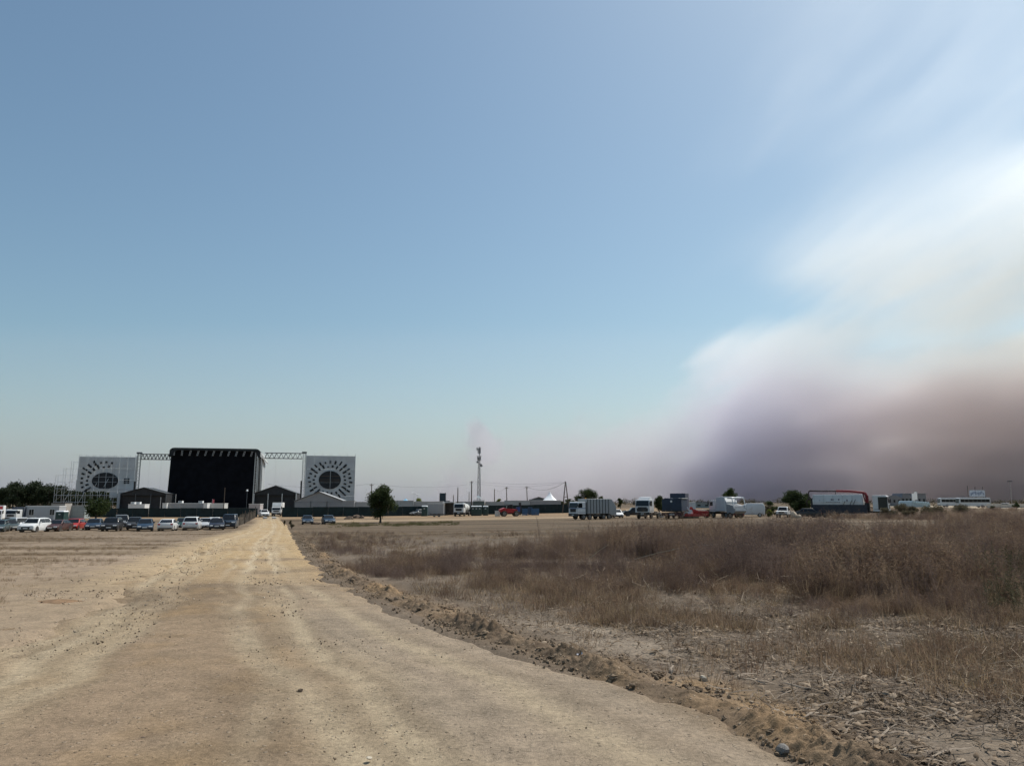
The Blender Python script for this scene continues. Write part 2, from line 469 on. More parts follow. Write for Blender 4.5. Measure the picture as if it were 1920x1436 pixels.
# ------------------------------------------------------------------ crumbly soil berm pushed up by the grader
brow = np.geomspace(2.6, 75, 1500); bu = np.linspace(-.28, 1.25, 72)
BU, BY = np.meshgrid(bu, brow)
BX = road_r(BY) + BU
crest = .40 + (fbm(BY * 0 + 2, BY, 1.3, 51, 3) - .47) * .5
ridge = np.exp(-((BU - crest) / .22) ** 2)
amt = np.clip(fbm(BX, BY, 1.1, 5) * 2.2 - .45, .15, 1.3)
far_ = 1 - sm(30, 75, BY)
lumps = np.abs(fbm(BX, BY, .34, 52, 5) - .47) * 1.2 + np.abs(fbm(BX, BY, .11, 53, 4) - .45) * 1.3 + np.abs(fbm(BX, BY, .05, 54, 2) - .38) * .8
BZ = ground_z(BX, BY) - .045 + ridge * (.042 + .012 * amt + .26 * amt * lumps) * (.35 + .65 * (1 - sm(11, 32, BY))) + .02 * np.exp(-((BU - .35) / .5) ** 2)
bme = grid_mesh('soil_berm', BX, BY, BZ)
bx_, by_, bl_ = BX.ravel(), BY.ravel(), lumps.ravel()
mixb = lambda a, b, t: np.array(a)[None, :] * (1 - np.clip(t, 0, 1)[:, None]) + np.array(b)[None, :] * np.clip(t, 0, 1)[:, None]
bc = mixb((.110, .078, .052), (.185, .134, .088), (fbm(bx_, by_, .25, 55, 4) - .3) * 2.5)
k_ = np.clip((fbm(bx_, by_, 1.8, 17, 3) - .47) * 6, 0, 1)[:, None]; bc = bc * (1 - k_ * .7) + np.array((.27, .18, .10))[None, :] * k_ * .7
set_colors(bme, bc)
bme.materials.append(soil_material('berm_soil', 24, .7))
tag(link('soil_berm', bme), 'low crumbly soil berm along the right road edge', kind='structure')
# ------------------------------------------------------------------ festival stage, 250 m away, turned a little towards the road
ST_O = at(400, 250); ST_YAW = R(14)
_c, _s = math.cos(ST_YAW), math.sin(ST_YAW)
def stx(px, back=0.0):
    """metres along the stage front for picture column px"""
    k = (px - 960) / 1458.0
    ox, oy = ST_O.x - _s * back, ST_O.y + _c * back
    return (k * oy - ox) / (_c - k * _s)
def stz(py, t, back=0.0):
    """height over the stage ground of picture row py"""
    return 1.6 + (942 - py) / 1458.0 * (ST_O.y + t * _s + back * _c) - ST_O.z
def st_thing(name, label, cat, t, back=0.0, group=None):
    return thing(name, label, cat, (ST_O.x + t * _c - back * _s, ST_O.y + t * _s + back * _c, ST_O.z), ST_YAW, group)

def lattice(mb, a, b, w, n, r=.05, up=None):
    """zigzag bracing of a square truss between a and b"""
    a = Vector(a); b = Vector(b); d = (b - a).normalized()
    u = Vector((0, 1, 0)) if abs(d.y) < .9 else Vector((1, 0, 0))
    v = d.cross(u).normalized(); u = v.cross(d).normalized()
    cs = [(u * sx + v * sy) * w / 2 for sx, sy in ((-1, -1), (1, -1), (1, 1), (-1, 1))]
    for k in range(4):
        p, q = cs[k], cs[(k + 1) % 4]
        for i in range(n):
            A = a + (b - a) * (i / n); B = a + (b - a) * ((i + .5) / n); Cc_ = a + (b - a) * ((i + 1) / n)
            mb.tube(A + p, B + q, r, 4); mb.tube(B + q, Cc_ + p, r, 4)
    return cs

def truss(parent, a, b, w, n, mat, r=.07, rb=.045, name='truss_tower'):
    a = Vector(a); b = Vector(b)
    mb = MB(); cs = lattice(mb, a, b, w, n, rb)
    l = mb.build(name, mat, parent)
    for c in cs: MB().tube(a + c, b + c, r, 6).build('chord', mat, l)
    return l

# --- main stage
t0, t1 = stx(314), stx(484)
tm = (t0 + t1) / 2; HW = (t1 - t0) / 2; SH = stz(841, tm); DEP = 15.0
stage = st_thing('main_stage', 'big black festival stage with curved roof and closed black curtain', 'stage', tm)
MB().hexa([(-HW - .35, -.3, 0), (HW - 1.1, -.3, 0), (HW - 1.1, .1, 0), (-HW - .35, .1, 0),
           (-HW + .2, -.3, SH - 2.2), (HW - 1.0, -.3, SH - 2.2), (HW - 1.0, .1, SH - 2.2), (-HW + .2, .1, SH - 2.2)]).build('front_curtain', BLACKCLOTH, stage)
rc_ = 1.5
prof_ = [(-HW + .02 - .15, SH - 2.9)]
for i in range(7):
    a_ = math.pi - i * math.pi / 12
    prof_.append((-HW + .02 - .15 + rc_ + rc_ * math.cos(a_) * 1.0, SH - rc_ * .75 + rc_ * .75 * math.sin(a_)))
for i in range(7):
    a_ = math.pi / 2 - i * math.pi / 12
    prof_.append((HW - .02 - rc_ + rc_ * math.cos(a_), SH - rc_ * .75 + rc_ * .75 * math.sin(a_)))
prof_ += [(HW - .02, SH - 2.9), (HW - .55, SH - 2.9), (HW - 1.3, SH - 1.25), (HW - 2.4, SH - .8), (-HW + 2.4, SH - .8), (-HW + 1.3, SH - 1.25), (-HW + .55, SH - 2.9)]
DRKROOF = M('dark_roof_sheet', (.022, .026, .03), .8, 0, .2, .6, spec=.2)
roof_ = MB().prism(prof_, -1.6, DEP).build('roof', DRKROOF, stage)
MB().box(-HW + 1.0, HW - 1.0, -1.75, -1.61, SH - .5, SH - .1).build('roof_fascia', M('slate_fascia', (.05, .062, .065), .7, 0, .15, 1, spec=.2), roof_)
MB().box(-HW + .8, HW - .8, -.35, -.25, SH - 2.3, SH - .85).build('curtain_pelmet', BLACKCLOTH, stage)
LAMPM = M('hoist_grey', (.34, .36, .38), .5, .3, .2, 3)
for i in range(11):
    x = -HW + 1.2 + i * (2 * HW - 4.0) / 10
    lm = MB()
    lean = .35 if i > 1 else .1
    lm.tube((x - .18 + lean, -1.5, SH - .75), (x - .18 - lean * .3, -1.2, SH - 2.5), .07, 5)
    lm.tube((x + .18 + lean, -1.5, SH - .75), (x + .18 - lean * .3, -1.2, SH - 2.5), .07, 5)
    for k in range(3): lm.box(x - .22 + lean * (1 - k / 2), x + .22 + lean * (1 - k / 2), -1.5, -1.3, SH - 1.2 - k * .55, SH - 1.05 - k * .55)
    lm.build('rigging_hoist', LAMPM, stage)
truss(stage, (HW - 1.3, -1.0, 0), (HW - 1.1, -1.0, SH - 1.2), .75, 16, ALU, .07, .05, 'roof_leg')
truss(stage, (HW - .1, .6, 0), (HW - .1, .6, SH - 2.9), 1.0, 15, ALU, .08, .05, 'roof_leg')
truss(stage, (HW + .1, 7, 0), (HW + .1, 7, SH - 2.9), 1.0, 15, ALU, .08, .05, 'roof_leg')
truss(stage, (-HW + .6, 1.4, 0), (-HW + .6, 1.4, SH - 2.9), 1.0, 14, DARKSTEEL, .08, .05, 'roof_leg')
SCRIM = M('grey_side_scrim', (.42, .45, .47), .8, 0, .1, .5, stretch=(1, 1, .1))
for k in range(4):
    y0 = 1.6 + k * 3.3
    MB().box(HW + .62 + .05 * (k % 2), HW + .68 + .05 * (k % 2), y0, y0 + 3.2, 1.0, SH - 3.0 - k * .28).build('side_scrim', SCRIM, stage)
MB().box(-HW + .4, -HW + .5, 1.2, DEP, 0, SH - 3).build('side_curtain', BLACKCLOTH, stage)
MB().box(-HW, HW, DEP - .3, DEP, 0, SH - 2.2).build('back_curtain', BLACKCLOTH, stage)
MB().hexa([(HW + .1, -1.2, SH - 2.5), (HW + 1.6, 4, SH - 4.1), (HW + 1.6, DEP, SH - 4.1), (HW + .1, DEP, SH - 2.5),
           (HW + .1, -1.2, SH - 1.0), (HW + 1.7, 4, SH - 3.9), (HW + 1.7, DEP, SH - 3.9), (HW + .1, DEP, SH - .9)]).build('roof_apron', M('pale_roof_apron', (.36, .38, .38), .8, 0, .1, .5), stage)
MB().box(-HW - 1, HW + 1, -1.2, -.5, 0, 1.2).build('stage_deck', BLACKPL, stage)

# --- truss gantries on both sides of the stage
def gantry(label, px_tower, px0, px1, py_top, py_bot, post_side):
    tt = stx(px_tower); g = st_thing('truss_gantry', label, 'truss gantry', tt, .8, 'truss gantries beside the stage')
    zt, zb = stz(py_top, tt), stz(py_bot, tt)
    truss(g, (0, 0, 0), (0, 0, zt), .85, 16, M('gantry_steel', (.20, .23, .25), .45, .4, .15, 4), .075, .045, 'tower')
    MB().box(-.75, .75, -.6, .6, zt + .02, zt + .55).build('tower_head', DARKSTEEL, g)
    a, b = stx(px0) - tt, stx(px1) - tt
    h = zt - zb
    beam = None
    for yy in (-.5, .5):
        for zz in (zb, zt):
            o_ = MB().tube((a, yy, zz), (b, yy, zz), .11, 6).build('beam_chord', DARKSTEEL, g)
    n = 8
    for yy in (-.5, .5):
        for i in range(n):
            xa = a + (b - a) * i / n; xm = a + (b - a) * (i + .5) / n; xb = a + (b - a) * (i + 1) / n
            MB().tube((xa, yy, zb), (xm, yy, zt), .075, 5).build('beam_brace', DARKSTEEL, g)
            MB().tube((xm, yy, zt), (xb, yy, zb), .075, 5).build('beam_brace', DARKSTEEL, g)
    for i in range(n + 1):
        xa = a + (b - a) * i / n
        MB().tube((xa, -.5, zb), (xa, .5, zb), .05, 4).build('beam_rung', DARKSTEEL, g); MB().tube((xa, -.5, zt), (xa, .5, zt), .05, 4).build('beam_rung', DARKSTEEL, g)
    for fx in (.3, .7):
        xx = a + (b - a) * fx
        MB().tube((xx, 0, 1.0), (xx, 0, zb), .022, 4).build('hanging_cable', STEEL, g)
    MB().tube((post_side * 1.0, .3, 0), (post_side * .8, .3, zt - .6), .14, 6).build('outer_post', ALU, g)
    MB().box(-.75 + .9 * (post_side < 0) * 0 - .1, -.35 - .1, -.9, -.5, .4, zt * .52).build('line_array_hanger', BLACKPL, g)
gantry('truss gantry joining the stage to the left sun wall', 254, 257, 313, 851, 861, -1)
gantry('truss gantry joining the stage to the right sun wall', 567, 492, 563, 850, 860, 1)

# --- scaffold walls clad in grey netting with a dark sun
NET = M('grey_netting', (.47, .50, .515), .85, 0, .12, .35, bump=.25, bscale=4)
SUNBLACK = M('dark_sun_cloth', (.018, .022, .026), .85, 0, .3, .5)
RUST = M('brown_scaffold_behind', (.10, .075, .055), .8, .1, .3, 1)
TUBE = M('scaffold_tube', (.50, .53, .56), .45, .5, .15, 4)
def rays(parent, cx, cz, Rr, keep, y, seed):
    rr = random.Random(seed)
    for ring, (ra, rb, n) in enumerate(((1.28, 1.62, 22), (1.72, 2.10, 26))):
        for i in range(n):
            a = 2 * math.pi * (i + .5 * ring) / n
            if not keep(math.degrees(a) % 360): continue
            u = Vector((math.cos(a), 0, math.sin(a) * .9)).normalized(); w = Vector((-u.z, 0, u.x))
            l0 = ra + rr.uniform(-.03, .08); l1 = rb + rr.uniform(-.12, .05) + (.1 if abs(math.sin(2 * a)) > .75 else -.05)
            c0 = Vector((cx, y, cz)) + Vector((math.cos(a) * Rr * l0, 0, math.sin(a) * Rr * l0 * .86))
            c1 = Vector((cx, y, cz)) + Vector((math.cos(a) * Rr * l1, 0, math.sin(a) * Rr * l1 * .86))
            hw = rr.uniform(.24, .34)
            MB().slab([c0 - w * hw, c1 - w * hw, c1 + w * hw, c0 + w * hw], .05).build('sun_ray', SUNBLACK, parent)

def ellipse_disc(cx, cz, rx, rz, y0, y1, n=40):
    return MB().prism([(cx + rx * math.cos(2 * math.pi * i / n), cz + rz * math.sin(2 * math.pi * i / n)) for i in range(n)], y0, y1)

# right wall, complete
ta, tb = stx(571), stx(664); tc_ = (ta + tb) / 2; w2 = (tb - ta) / 2; zt = stz(853.5, tc_)
wall = st_thing('scaffold_wall', 'grey netted scaffold wall with complete dark sun, right of the stage', 'scaffold wall', tc_)
for k in range(6):
    xa = -w2 + k * 2 * w2 / 6; xb = xa + 2 * w2 / 6 - .05
    for j in range(4):
        za = .5 + j * (zt - .7) / 4; zb_ = za + (zt - .7) / 4 - .05
        MB().box(xa, xb, .02 * ((k + j) % 3), .05 + .02 * ((k + j) % 3), za, zb_).build('netting_panel', NET, wall)
cx_, cz_ = stx(617) - tc_, stz(900, tc_); Rr_ = 20.4 / 5.65
ellipse_disc(cx_, cz_, Rr_, Rr_ * .83, -.12, -.02).build('sun_disc', SUNBLACK, wall)
for dz in (-.55, .05, 1.2):
    MB().box(cx_ - Rr_ * .9, cx_ + Rr_ * .9, -.2, -.14, cz_ + dz, cz_ + dz + .14).build('ledger_in_disc', RUST, wall)
rays(wall, cx_, cz_, Rr_, lambda a: True, -.06, 4)
for k in range(7):
    xa = -w2 + k * 2 * w2 / 6
    MB().tube((xa, 1.2, 0), (xa, 1.2, zt + .5), .05, 5).build('standard', TUBE, wall)
    if k in (0, 3, 5, 6): MB().tube((xa - .03, -.22, 0), (xa - .03, -.22, zt + .5), .06, 5).build('standard', TUBE, wall)
for j in range(8):
    zz = 1.0 + j * 2.1
    MB().tube((-w2, 1.2, zz), (w2, 1.2, zz), .05, 5).build('ledger', TUBE, wall)
for j in range(4):
    MB().tube((-w2 + .2, -.18, 1.5 + j * 3.9), (w2 - .2, -.18, 1.7 + j * 3.9), .03, 4).build('netting_rope', TUBE, wall)

# left wall, netting partly missing, scaffold open at the bottom and on the left
ta, tb = stx(143), stx(249); tc_ = (ta + tb) / 2; w2 = (tb - ta) / 2; zt = stz(856.5, tc_); zlow = stz(921, tc_)
wall = st_thing('scaffold_wall', 'half clad scaffold wall with broken dark sun, left of the stage', 'scaffold wall', tc_)
rr = random.Random(9)
for k in range(7):
    xa = -w2 + k * 2 * w2 / 7; xb = xa + 2 * w2 / 7 - .05
    for j in range(3):
        za = zlow + j * (zt - zlow) / 3; zb_ = za + (zt - zlow) / 3 - .05
        sk = .5 * (1 - (za - zlow) / (zt - zlow)) if k == 0 else 0
        MB().box(xa - sk, xb, .02 * ((k + j) % 3), .05 + .02 * ((k + j) % 3), za, zb_).build('netting_panel', NET, wall)
for k in (4, 5, 6):
    xa = -w2 + k * 2 * w2 / 7
    MB().box(xa, xa + 2 * w2 / 7 - .1, .04, .08, zlow - (2.0 if k < 5 else 5.5), zlow - .05).build('netting_panel', NET, wall)
cx_, cz_ = stx(194) - tc_, stz(901.5, tc_)
ellipse_disc(cx_, cz_, 3.75, 2.55, -.12, -.02).build('sun_disc', SUNBLACK, wall)
for dz in (-.45, 1.1):
    MB().box(cx_ - 3.3, cx_ + 3.3, -.2, -.14, cz_ + dz, cz_ + dz + .16).build('ledger_in_disc', M('grey_ledger', (.2, .22, .24), .7, 0, .2, 2), wall)
rays(wall, cx_, cz_, 3.6, lambda a: 70 < a < 215, -.06, 6)
for kk in range(9):
    xx = stx(231) - tc_ + (kk % 3) * .55; zz = stz(898, tc_) - (kk // 3) * .6
    MB().box(xx - .22, xx + .22, -.1, -.04, zz - .24, zz + .24).build('sun_ray', SUNBLACK, wall)
for k in range(-3, 9):
    xa = -w2 + k * 2 * w2 / 8
    top = zt + .6 if k >= 0 else zt - 1.0 - 2.2 * (-k - 1) - .4
    for yy in (-.9, 1.3):
        MB().tube((xa, yy, 0), (xa, yy, top), .05, 5).build('standard', TUBE, wall)
for j in range(9):
    zz = .9 + j * 2.05
    x0 = -w2 - max(0, 3 - max(0, j - 5.0)) * 2 * w2 / 8 if j < 8 else -w2
    for yy in (-.9, 1.3):
        if j < 4 or yy > 0:
            MB().tube((x0, yy, zz), (w2 * (.98 if j < 4 else .4), yy, zz), .055 if j < 4 else .04, 5).build('ledger', TUBE, wall)
for i, (xs, zs, ln) in enumerate(((-.85, .93, 1.9), (-.62, .97, 2.6), (-.32, .99, 3.2), (-.1, .98, 1.6), (.2, .96, 2.4), (.5, .97, 2.9), (.75, .98, 2.4), (-.3, .52, 3.0), (.1, .60, 2.6), (-1.25, .33, 3.5), (-.7, .36, 3.5), (-.1, .34, 3.2), (-1.3, .2, 2.6), (.3, .3, 2.8))):
    x = xs * w2; z = zs * zt
    MB().tube((x, -1.0, z), (x - ln * .45, -1.0, z - ln), .065, 5).build('diagonal_brace', TUBE, wall)
for k in range(3):
    for j in range(5 - k):
        xa = -w2 - (k + 1) * 2 * w2 / 8; zz = .9 + j * 2.05
        MB().tube((xa, -.9, zz), (xa + 2 * w2 / 8, -.9, zz + 2.0), .035, 4).build('diagonal_brace', TUBE, wall)

# ------------------------------------------------------------------ tents
def gable_tent(label, px0, px1, d, py_ridge, py_eave, py_bot, depth, mroof, mwall, yaw, open_front=False, name='gable_tent', leg=None, cat='tent'):
    c = at((px0 + px1) / 2, d); w = (px1 - px0) / 1458.0 * d / math.cos(yaw) / 2
    zr = 1.6 + (942 - py_ridge) / 1458.0 * d - c.z; ze = 1.6 + (942 - py_eave) / 1458.0 * d - c.z
    t = thing(name, label, cat, c, yaw)
    for sgn in (-1, 1):
        MB().slab([(sgn * (w + .15), -.3, ze), (sgn * (w + .15), depth, ze), (0, depth, zr), (0, -.3, zr)], .06 * sgn).build('roof_sheet', mroof, t)
    MB().box(-w, -w + .08, 0, depth - .1, 0, ze - .03).build('side_wall', mwall, t)
    MB().box(w - .08, w, 0, depth - .1, 0, ze - .03).build('side_wall', mwall, t)
    MB().prism([(-w + .1, 0), (w - .1, 0), (w - .1, ze - .05), (0, zr - .08), (-w + .1, ze - .05)], depth - .2, depth - .12).build('back_wall', mwall, t)
    if open_front:
        MB().prism([(-w + .1, ze - .5), (w - .1, ze - .5), (w - .1, ze - .05), (0, zr - .08), (-w + .1, ze - .05)], .1, .16).build('gable', mwall, t)
        MB().prism([(-w + .1, 0), (w - .1, 0), (w - .1, ze - .6), (-w + .1, ze - .6)], .9, .96).build('front_curtain', mwall, t)
    else:
        for k in range(4):
            xa = -w + .1 + k * (2 * w - .2) / 4
            MB().box(xa, xa + (2 * w - .2) / 4 - .04, .0, .06, 0, ze - .35).build('wall_panel', mwall, t)
        MB().prism([(-w + .1, ze - .3), (w - .1, ze - .3), (w - .1, ze - .05), (0, zr - .08), (-w + .1, ze - .05)], .1, .16).build('gable', mwall, t)
    for sx_ in (-w, -w / 3, w / 3, w):
        MB().tube((sx_, -.12, 0), (sx_, -.12, ze - .05), .09 if leg is None else leg, 6).build('leg', ALU if leg else DARKSTEEL, t)
    return t
BLKTENT = M('black_tent_sheet', (.02, .022, .026), .7, 0, .3, .6)
gable_tent('black gable roofed tent left of the main stage', 229, 307, 232, 914, 925.5, 945, 12, M('grey_black_roof', (.05, .055, .06), .6, 0, .15, .6), BLKTENT, R(12), True)
gable_tent('black gable roofed tent right of the main stage', 478, 553, 228, 910.5, 925, 948, 12, M('grey_black_roof'), BLKTENT, R(10), True, leg=.12)
gable_tent('pale grey marquee below the right sun wall', 554, 642, 212, 922, 939, 952, 14, M('marquee_roof', (.27, .275, .285), .7, 0, .06, .6), M('marquee_wall', (.27, .275, .285), .7, 0, .06, .6), R(8))
# ------------------------------------------------------------------ fences with dark netting
def fence(label, pts, h, pw, mpanel, name='site_fence', post=CHASSIS, seed=1, lean=.02):
    """pts: list of ground points; one panel after the other along the line"""
    rr = random.Random(seed)
    t = thing(name, label, 'fence', pts[0])
    o0 = Vector(pts[0])
    for a, b in zip(pts[:-1], pts[1:]):
        a = Vector(a); b = Vector(b); L = (b - a).length; n = max(1, round(L / pw))
        for i in range(n):
            p = a.lerp(b, i / n); q = a.lerp(b, (i + 1) / n)
            for v in (p, q): v.z = float(base_z(v.x, v.y)) - .02
            p, q = p - o0, q - o0
            off = Vector((rr.uniform(-lean, lean), rr.uniform(-lean, lean) * 2, 0))
            hh = h + rr.uniform(-.04, .04)
            sag = rr.uniform(.0, .05)
            u = (q - p).normalized()
            MB().slab([p + u * .03, q - u * .03, q - u * .03 + off + Vector((0, 0, hh - sag)), p + u * .03 + off + Vector((0, 0, hh))], .03).build('netting_panel', mpanel, t)
            MB().tube(p + Vector((0, -.06, 0)), p + Vector((0, -.06, h + .06)), .03, 5).build('post', post, t)
    return t
fence('dark green netted site fence left of the gate', [at(104, 178), at(250, 177), at(400, 177), at(484, 176)], 2.05, 3.4, GREENCLOTH, seed=2)
fence('dark green netted site fence right of the gate', [at(530, 177), at(700, 180), at(860, 190), at(1000, 197), at(1088, 199)], 2.2, 3.4, GREENCLOTH, seed=3)
# old stake fence that comes forward from the gate
sf = thing('stake_fence', 'grey weathered stake fence coming forward beside the gate', 'fence', at(480, 172))
rr = random.Random(12)
for i in range(58):
    p = at(480 - i * .52, 172 - i * .85) - sf.location
    hh = 1.75 + rr.uniform(-.25, .12)
    MB().tube(p + Vector((0, 0, -.05)), p + Vector((rr.uniform(-.08, .08), rr.uniform(-.08, .08), hh)), .055, 5, .035).build('stake', GREYWOOD, sf)
for (px, d_, h) in ((463, 136, 2.3), (471, 152, 2.3), (482, 174, 2.4)):
    p = at(px - 2, d_) - sf.location
    MB().tube(p, p + Vector((0, 0, h)), .09, 6).build('post', WOOD, sf)

# ------------------------------------------------------------------ containers, cabins
def container(label, px0, px1, d, py_top, py_bot, depth, mat, yaw=0, name='container', windows=(), doors=(), roofm=None, cat='container', group=None, ribs=False):
    c = at((px0 + px1) / 2, d); w = (px1 - px0) / 1458.0 * d / 2
    zt = 1.6 + (942 - py_top) / 1458.0 * d - c.z
    z0 = 0.0
    t = thing(name, label, cat, c, yaw, group)
    MB().box(-w, w, 0, depth, z0 + .12, zt - .1).build('walls', mat, t)
    MB().box(-w - .05, w + .05, -.06, depth + .05, zt - .098, zt + .03).build('roof', roofm or WHITE, t)
    MB().box(-w + .1, w - .1, .05, depth - .05, z0, z0 + .117).build('skid', CHASSIS, t)
    if ribs:
        n = int(2 * w / .6)
        for i in range(n + 1):
            x = -w + i * 2 * w / n
            MB().box(x - .05, x + .05, -.045, -.002, .15, zt - .13).build('wall_rib', mat, t)
    for fx in windows:
        x = -w + fx * 2 * w
        wn_ = MB().box(x - .5, x + .5, -.05, -.003, zt * .42, zt * .82).build('window', OFFWHITE, t)
        MB().box(x - .42, x - .03, -.065, -.052, zt * .45, zt * .79).build('pane', GLASS, wn_)
        MB().box(x + .03, x + .42, -.065, -.052, zt * .45, zt * .79).build('pane', GLASS, wn_)
    for fx, mt in doors:
        x = -w + fx * 2 * w
        dr_ = MB().box(x - .45, x + .45, -.05, -.003, .15, min(2.15, zt - .3)).build('door', mt, t)
        MB().box(x + .3, x + .38, -.09, -.052, 1.0, 1.15).build('handle', STEEL, dr_)
    return t
container('light grey site office cabin with two windows behind the left cars', 51, 111, 150, 948.5, 974, 2.6, M('cabin_grey', (.40, .405, .42), .55, 0, .05, .8, dirt=.2), R(4), 'office_cabin', (.18, .8), ((.93, WHITE),), cat='cabin')
container('beige flat roofed cabin half hidden behind the grey office cabin', 97, 122, 163, 942.5, 966, 3, M('cabin_beige', (.36, .33, .30), .7, 0, .06, .8), R(4), 'office_cabin', roofm=M('dark_flat_roof', (.07, .06, .05), .8), cat='cabin')
container('low white container with a grey awning beside the green toilet', 113, 160, 166, 947.5, 968, 2.6, M('awning_grey', (.30, .34, .34), .7), R(2), 'container', roofm=LGREY)
container('white container with items on its roof behind the left fence', 241, 272, 196, 945, 956, 2.5, WHITE, 0)
container('small white container beside the long grey one behind the fence', 305, 313, 196, 943, 956, 2.5, WHITE, 0)
container('long pale grey container below the stage curtain', 313, 382, 197, 943, 956, 2.5, LGREY, 0, ribs=True)
container('bright white container end below the stage curtain', 382.5, 389, 195, 943, 956, 2.5, WHITE, 0)
container('off white container right of the long grey one', 389.5, 421, 197, 943.5, 956, 2.5, OFFWHITE, 0)
container('pinkish grey container at the foot of the right stage leg', 467, 488, 199, 944.5, 957, 2.5, M('pinkish_panel', (.42, .38, .38), .6), 0)
container('pale grey container between marquee and round tree', 642, 664, 206, 938.5, 953, 2.5, M('marquee_wall'), 0, roofm=LGREY)
container('grey container left of the round tree', 664.6, 694, 207, 941, 953, 2.5, LGREY, 0, roofm=LGREY)
xs_ = [735, 775, 803]
container('long pale container right of the round tree', 733, 775, 205, 938.5, 953, 2.5, M('pale_container', (.34, .36, .37), .6, 0, .06, .5), 0, roofm=LGREY, ribs=True)
container('pale container behind the yellow green tree', 775.6, 830, 206, 940, 953, 2.5, LGREY, 0, roofm=WHITE)
container('pale container behind the tanker truck', 830.6, 886, 207, 940.5, 953, 2.5, M('pale_container'), 0, roofm=LGREY)
container('pale container right of the antenna mast', 910, 945, 212, 940.5, 953, 2.5, LGREY, 0, roofm=LGREY)
container('pale container behind the red loader', 945.6, 994, 214, 938.5, 953, 2.5, M('pale_container'), 0, roofm=LGREY)
container('pale container below the white peaked tent', 994.6, 1052, 215, 938, 953, 2.5, M('marquee_wall'), 0, roofm=WHITE)
container('green equipment shelter at the foot of the antenna mast', 887, 908, 208, 939, 955, 3, M('shelter_green', (.10, .13, .12), .7), 0, roofm=OFFWHITE)
container('tall plain grey container parked in front of the fence', 802, 832, 184, 943.5, 966, 6, M('plain_grey_box', (.34, .345, .35), .6, 0, .05, .5, dirt=.15), 0, roofm=WHITE)
container('light blue grey box trailer beside the dark blue lorry', 1287, 1304, 150, 941, 962, 5, M('blue_white_box', (.42, .46, .50), .6), 0, 'box_trailer', cat='trailer')

# open canopy with dark interior beside the tall container
c = at(841.5, 186); cp = thing('canopy_shelter', 'flat white canopy with dark open side between container and tanker truck', 'canopy', c)
MB().box(-1.35, 1.3, -.2, 5, 3.0, 3.12).build('canopy_roof', WHITE, cp)
MB().box(-1.3, 1.2, 2.4, 2.5, .1, 2.95).build('shadow_panel', BLACKPL, cp)  # black sheet painting the shadow under the canopy roof
for x in (-1.25, 1.2): MB().tube((x, 0, 0), (x, 0, 3.0), .06, 5).build('leg', STEEL, cp)

def toilet(label, px, d, h=2.35, w=1.15, mat=GREENPL, roof=ROOFPL, yaw=0, group='portable toilets'):
    t = thing('portable_toilet', label, 'portable toilet', at(px, d), yaw, group)
    MB().box(-w / 2, w / 2, -w / 2, w / 2, .08, h - .22, .02, .02).build('cabin', mat, t, bevel=.03)
    MB().box(-w / 2 - .03, w / 2 + .03, -w / 2 - .03, w / 2 + .03, h - .217, h, .16, .16).build('roof', roof, t, bevel=.04)
    MB().box(-w / 2 - .02, w / 2 + .02, -w / 2 - .02, w / 2 + .02, 0, .077).build('skid', BLACKPL, t)
    dr_ = MB().box(-w * .36, w * .36, -w / 2 - .045, -w / 2 - .004, .15, h - .42).build('door', mat, t)
    MB().box(-.18, .18, -w / 2 - .06, -w / 2 - .047, h - .75, h - .62).build('door_sign', WHITE, dr_)
    MB().tube((w * .3, w * .3, h - .1), (w * .3, w * .3, h + .15), .05, 6).build('vent_pipe', mat, t)
toilet('green portable toilet with white roof in front of the office cabin', 118.5, 146, 2.3, 1.6)
toilet('single green portable toilet left of the tall grey container', 796.5, 180, 2.4, 1.3)
for k, (px, nm) in enumerate(((887, 'leftmost green portable toilet under the antenna mast'), (893.4, 'second green portable toilet from the left under the antenna mast'), (899.8, 'third green portable toilet from the left under the antenna mast'), (910.5, 'rightmost green portable toilet under the antenna mast'))):
    toilet(nm, px, 181 + (k == 3) * 2, 2.3 if k < 3 else 2.25, .88 if k < 3 else 1.25)

# ------------------------------------------------------------------ poles, cables, masts
def pole(label, px, d, py_top, lean=0.0, r=.13, arm=True, name='utility_pole'):
    c = at(px, d); h = 1.6 + (942 - py_top) / 1458.0 * d - c.z
    t = thing(name, label, 'pole', c, 0, 'wooden poles beyond the fence')
    top = Vector((lean, 0, h))
    MB().tube((0, 0, -.3), top, r * 1.2, 8, r * .8).build('shaft', WOOD, t)
    if arm:
        MB().box(top.x - .45, top.x + .45, -.05, .05, h - .45, h - .33).build('crossarm', WOOD, t)
        for sx_ in (-.38, .38): MB().tube((top.x + sx_, 0, h - .328), (top.x + sx_, 0, h - .15), .045, 6).build('insulator', M('brown_insulator', (.12, .05, .03), .3), t)
    return c + top
pA = pole('leaning wooden pole behind the round tree crown', 698, 196, 907, -.3)
pB = pole('tallest wooden pole left of the antenna mast', 884, 205, 902, 0, .15)
pC = pole('wooden pole between the tall container and the tanker truck', 858, 203, 914, .05, .14, False)
pole('thin short pole left of the tanker truck', 850, 220, 928, 0, .12, False)
pole('thin pale pole just left of the tallest pole', 879.5, 260, 922, 0, .12, False)
pD = pole('wooden pole rising out of the yellow green shrubs', 927, 230, 917, 0, .13, False)
pE = pole('slightly leaning pole right of the yellow green shrubs', 951, 225, 913, -.25, .13)
pF = pole('slightly leaning pole left of the white peaked tent', 989.5, 225, 912, -.3, .13)
pole('short wooden pole standing behind the blue car park hedge', 420, 186, 914, .05, .10, False)
pole('thin pole right of the long pale container', 661, 300, 908, 0, .10, False)
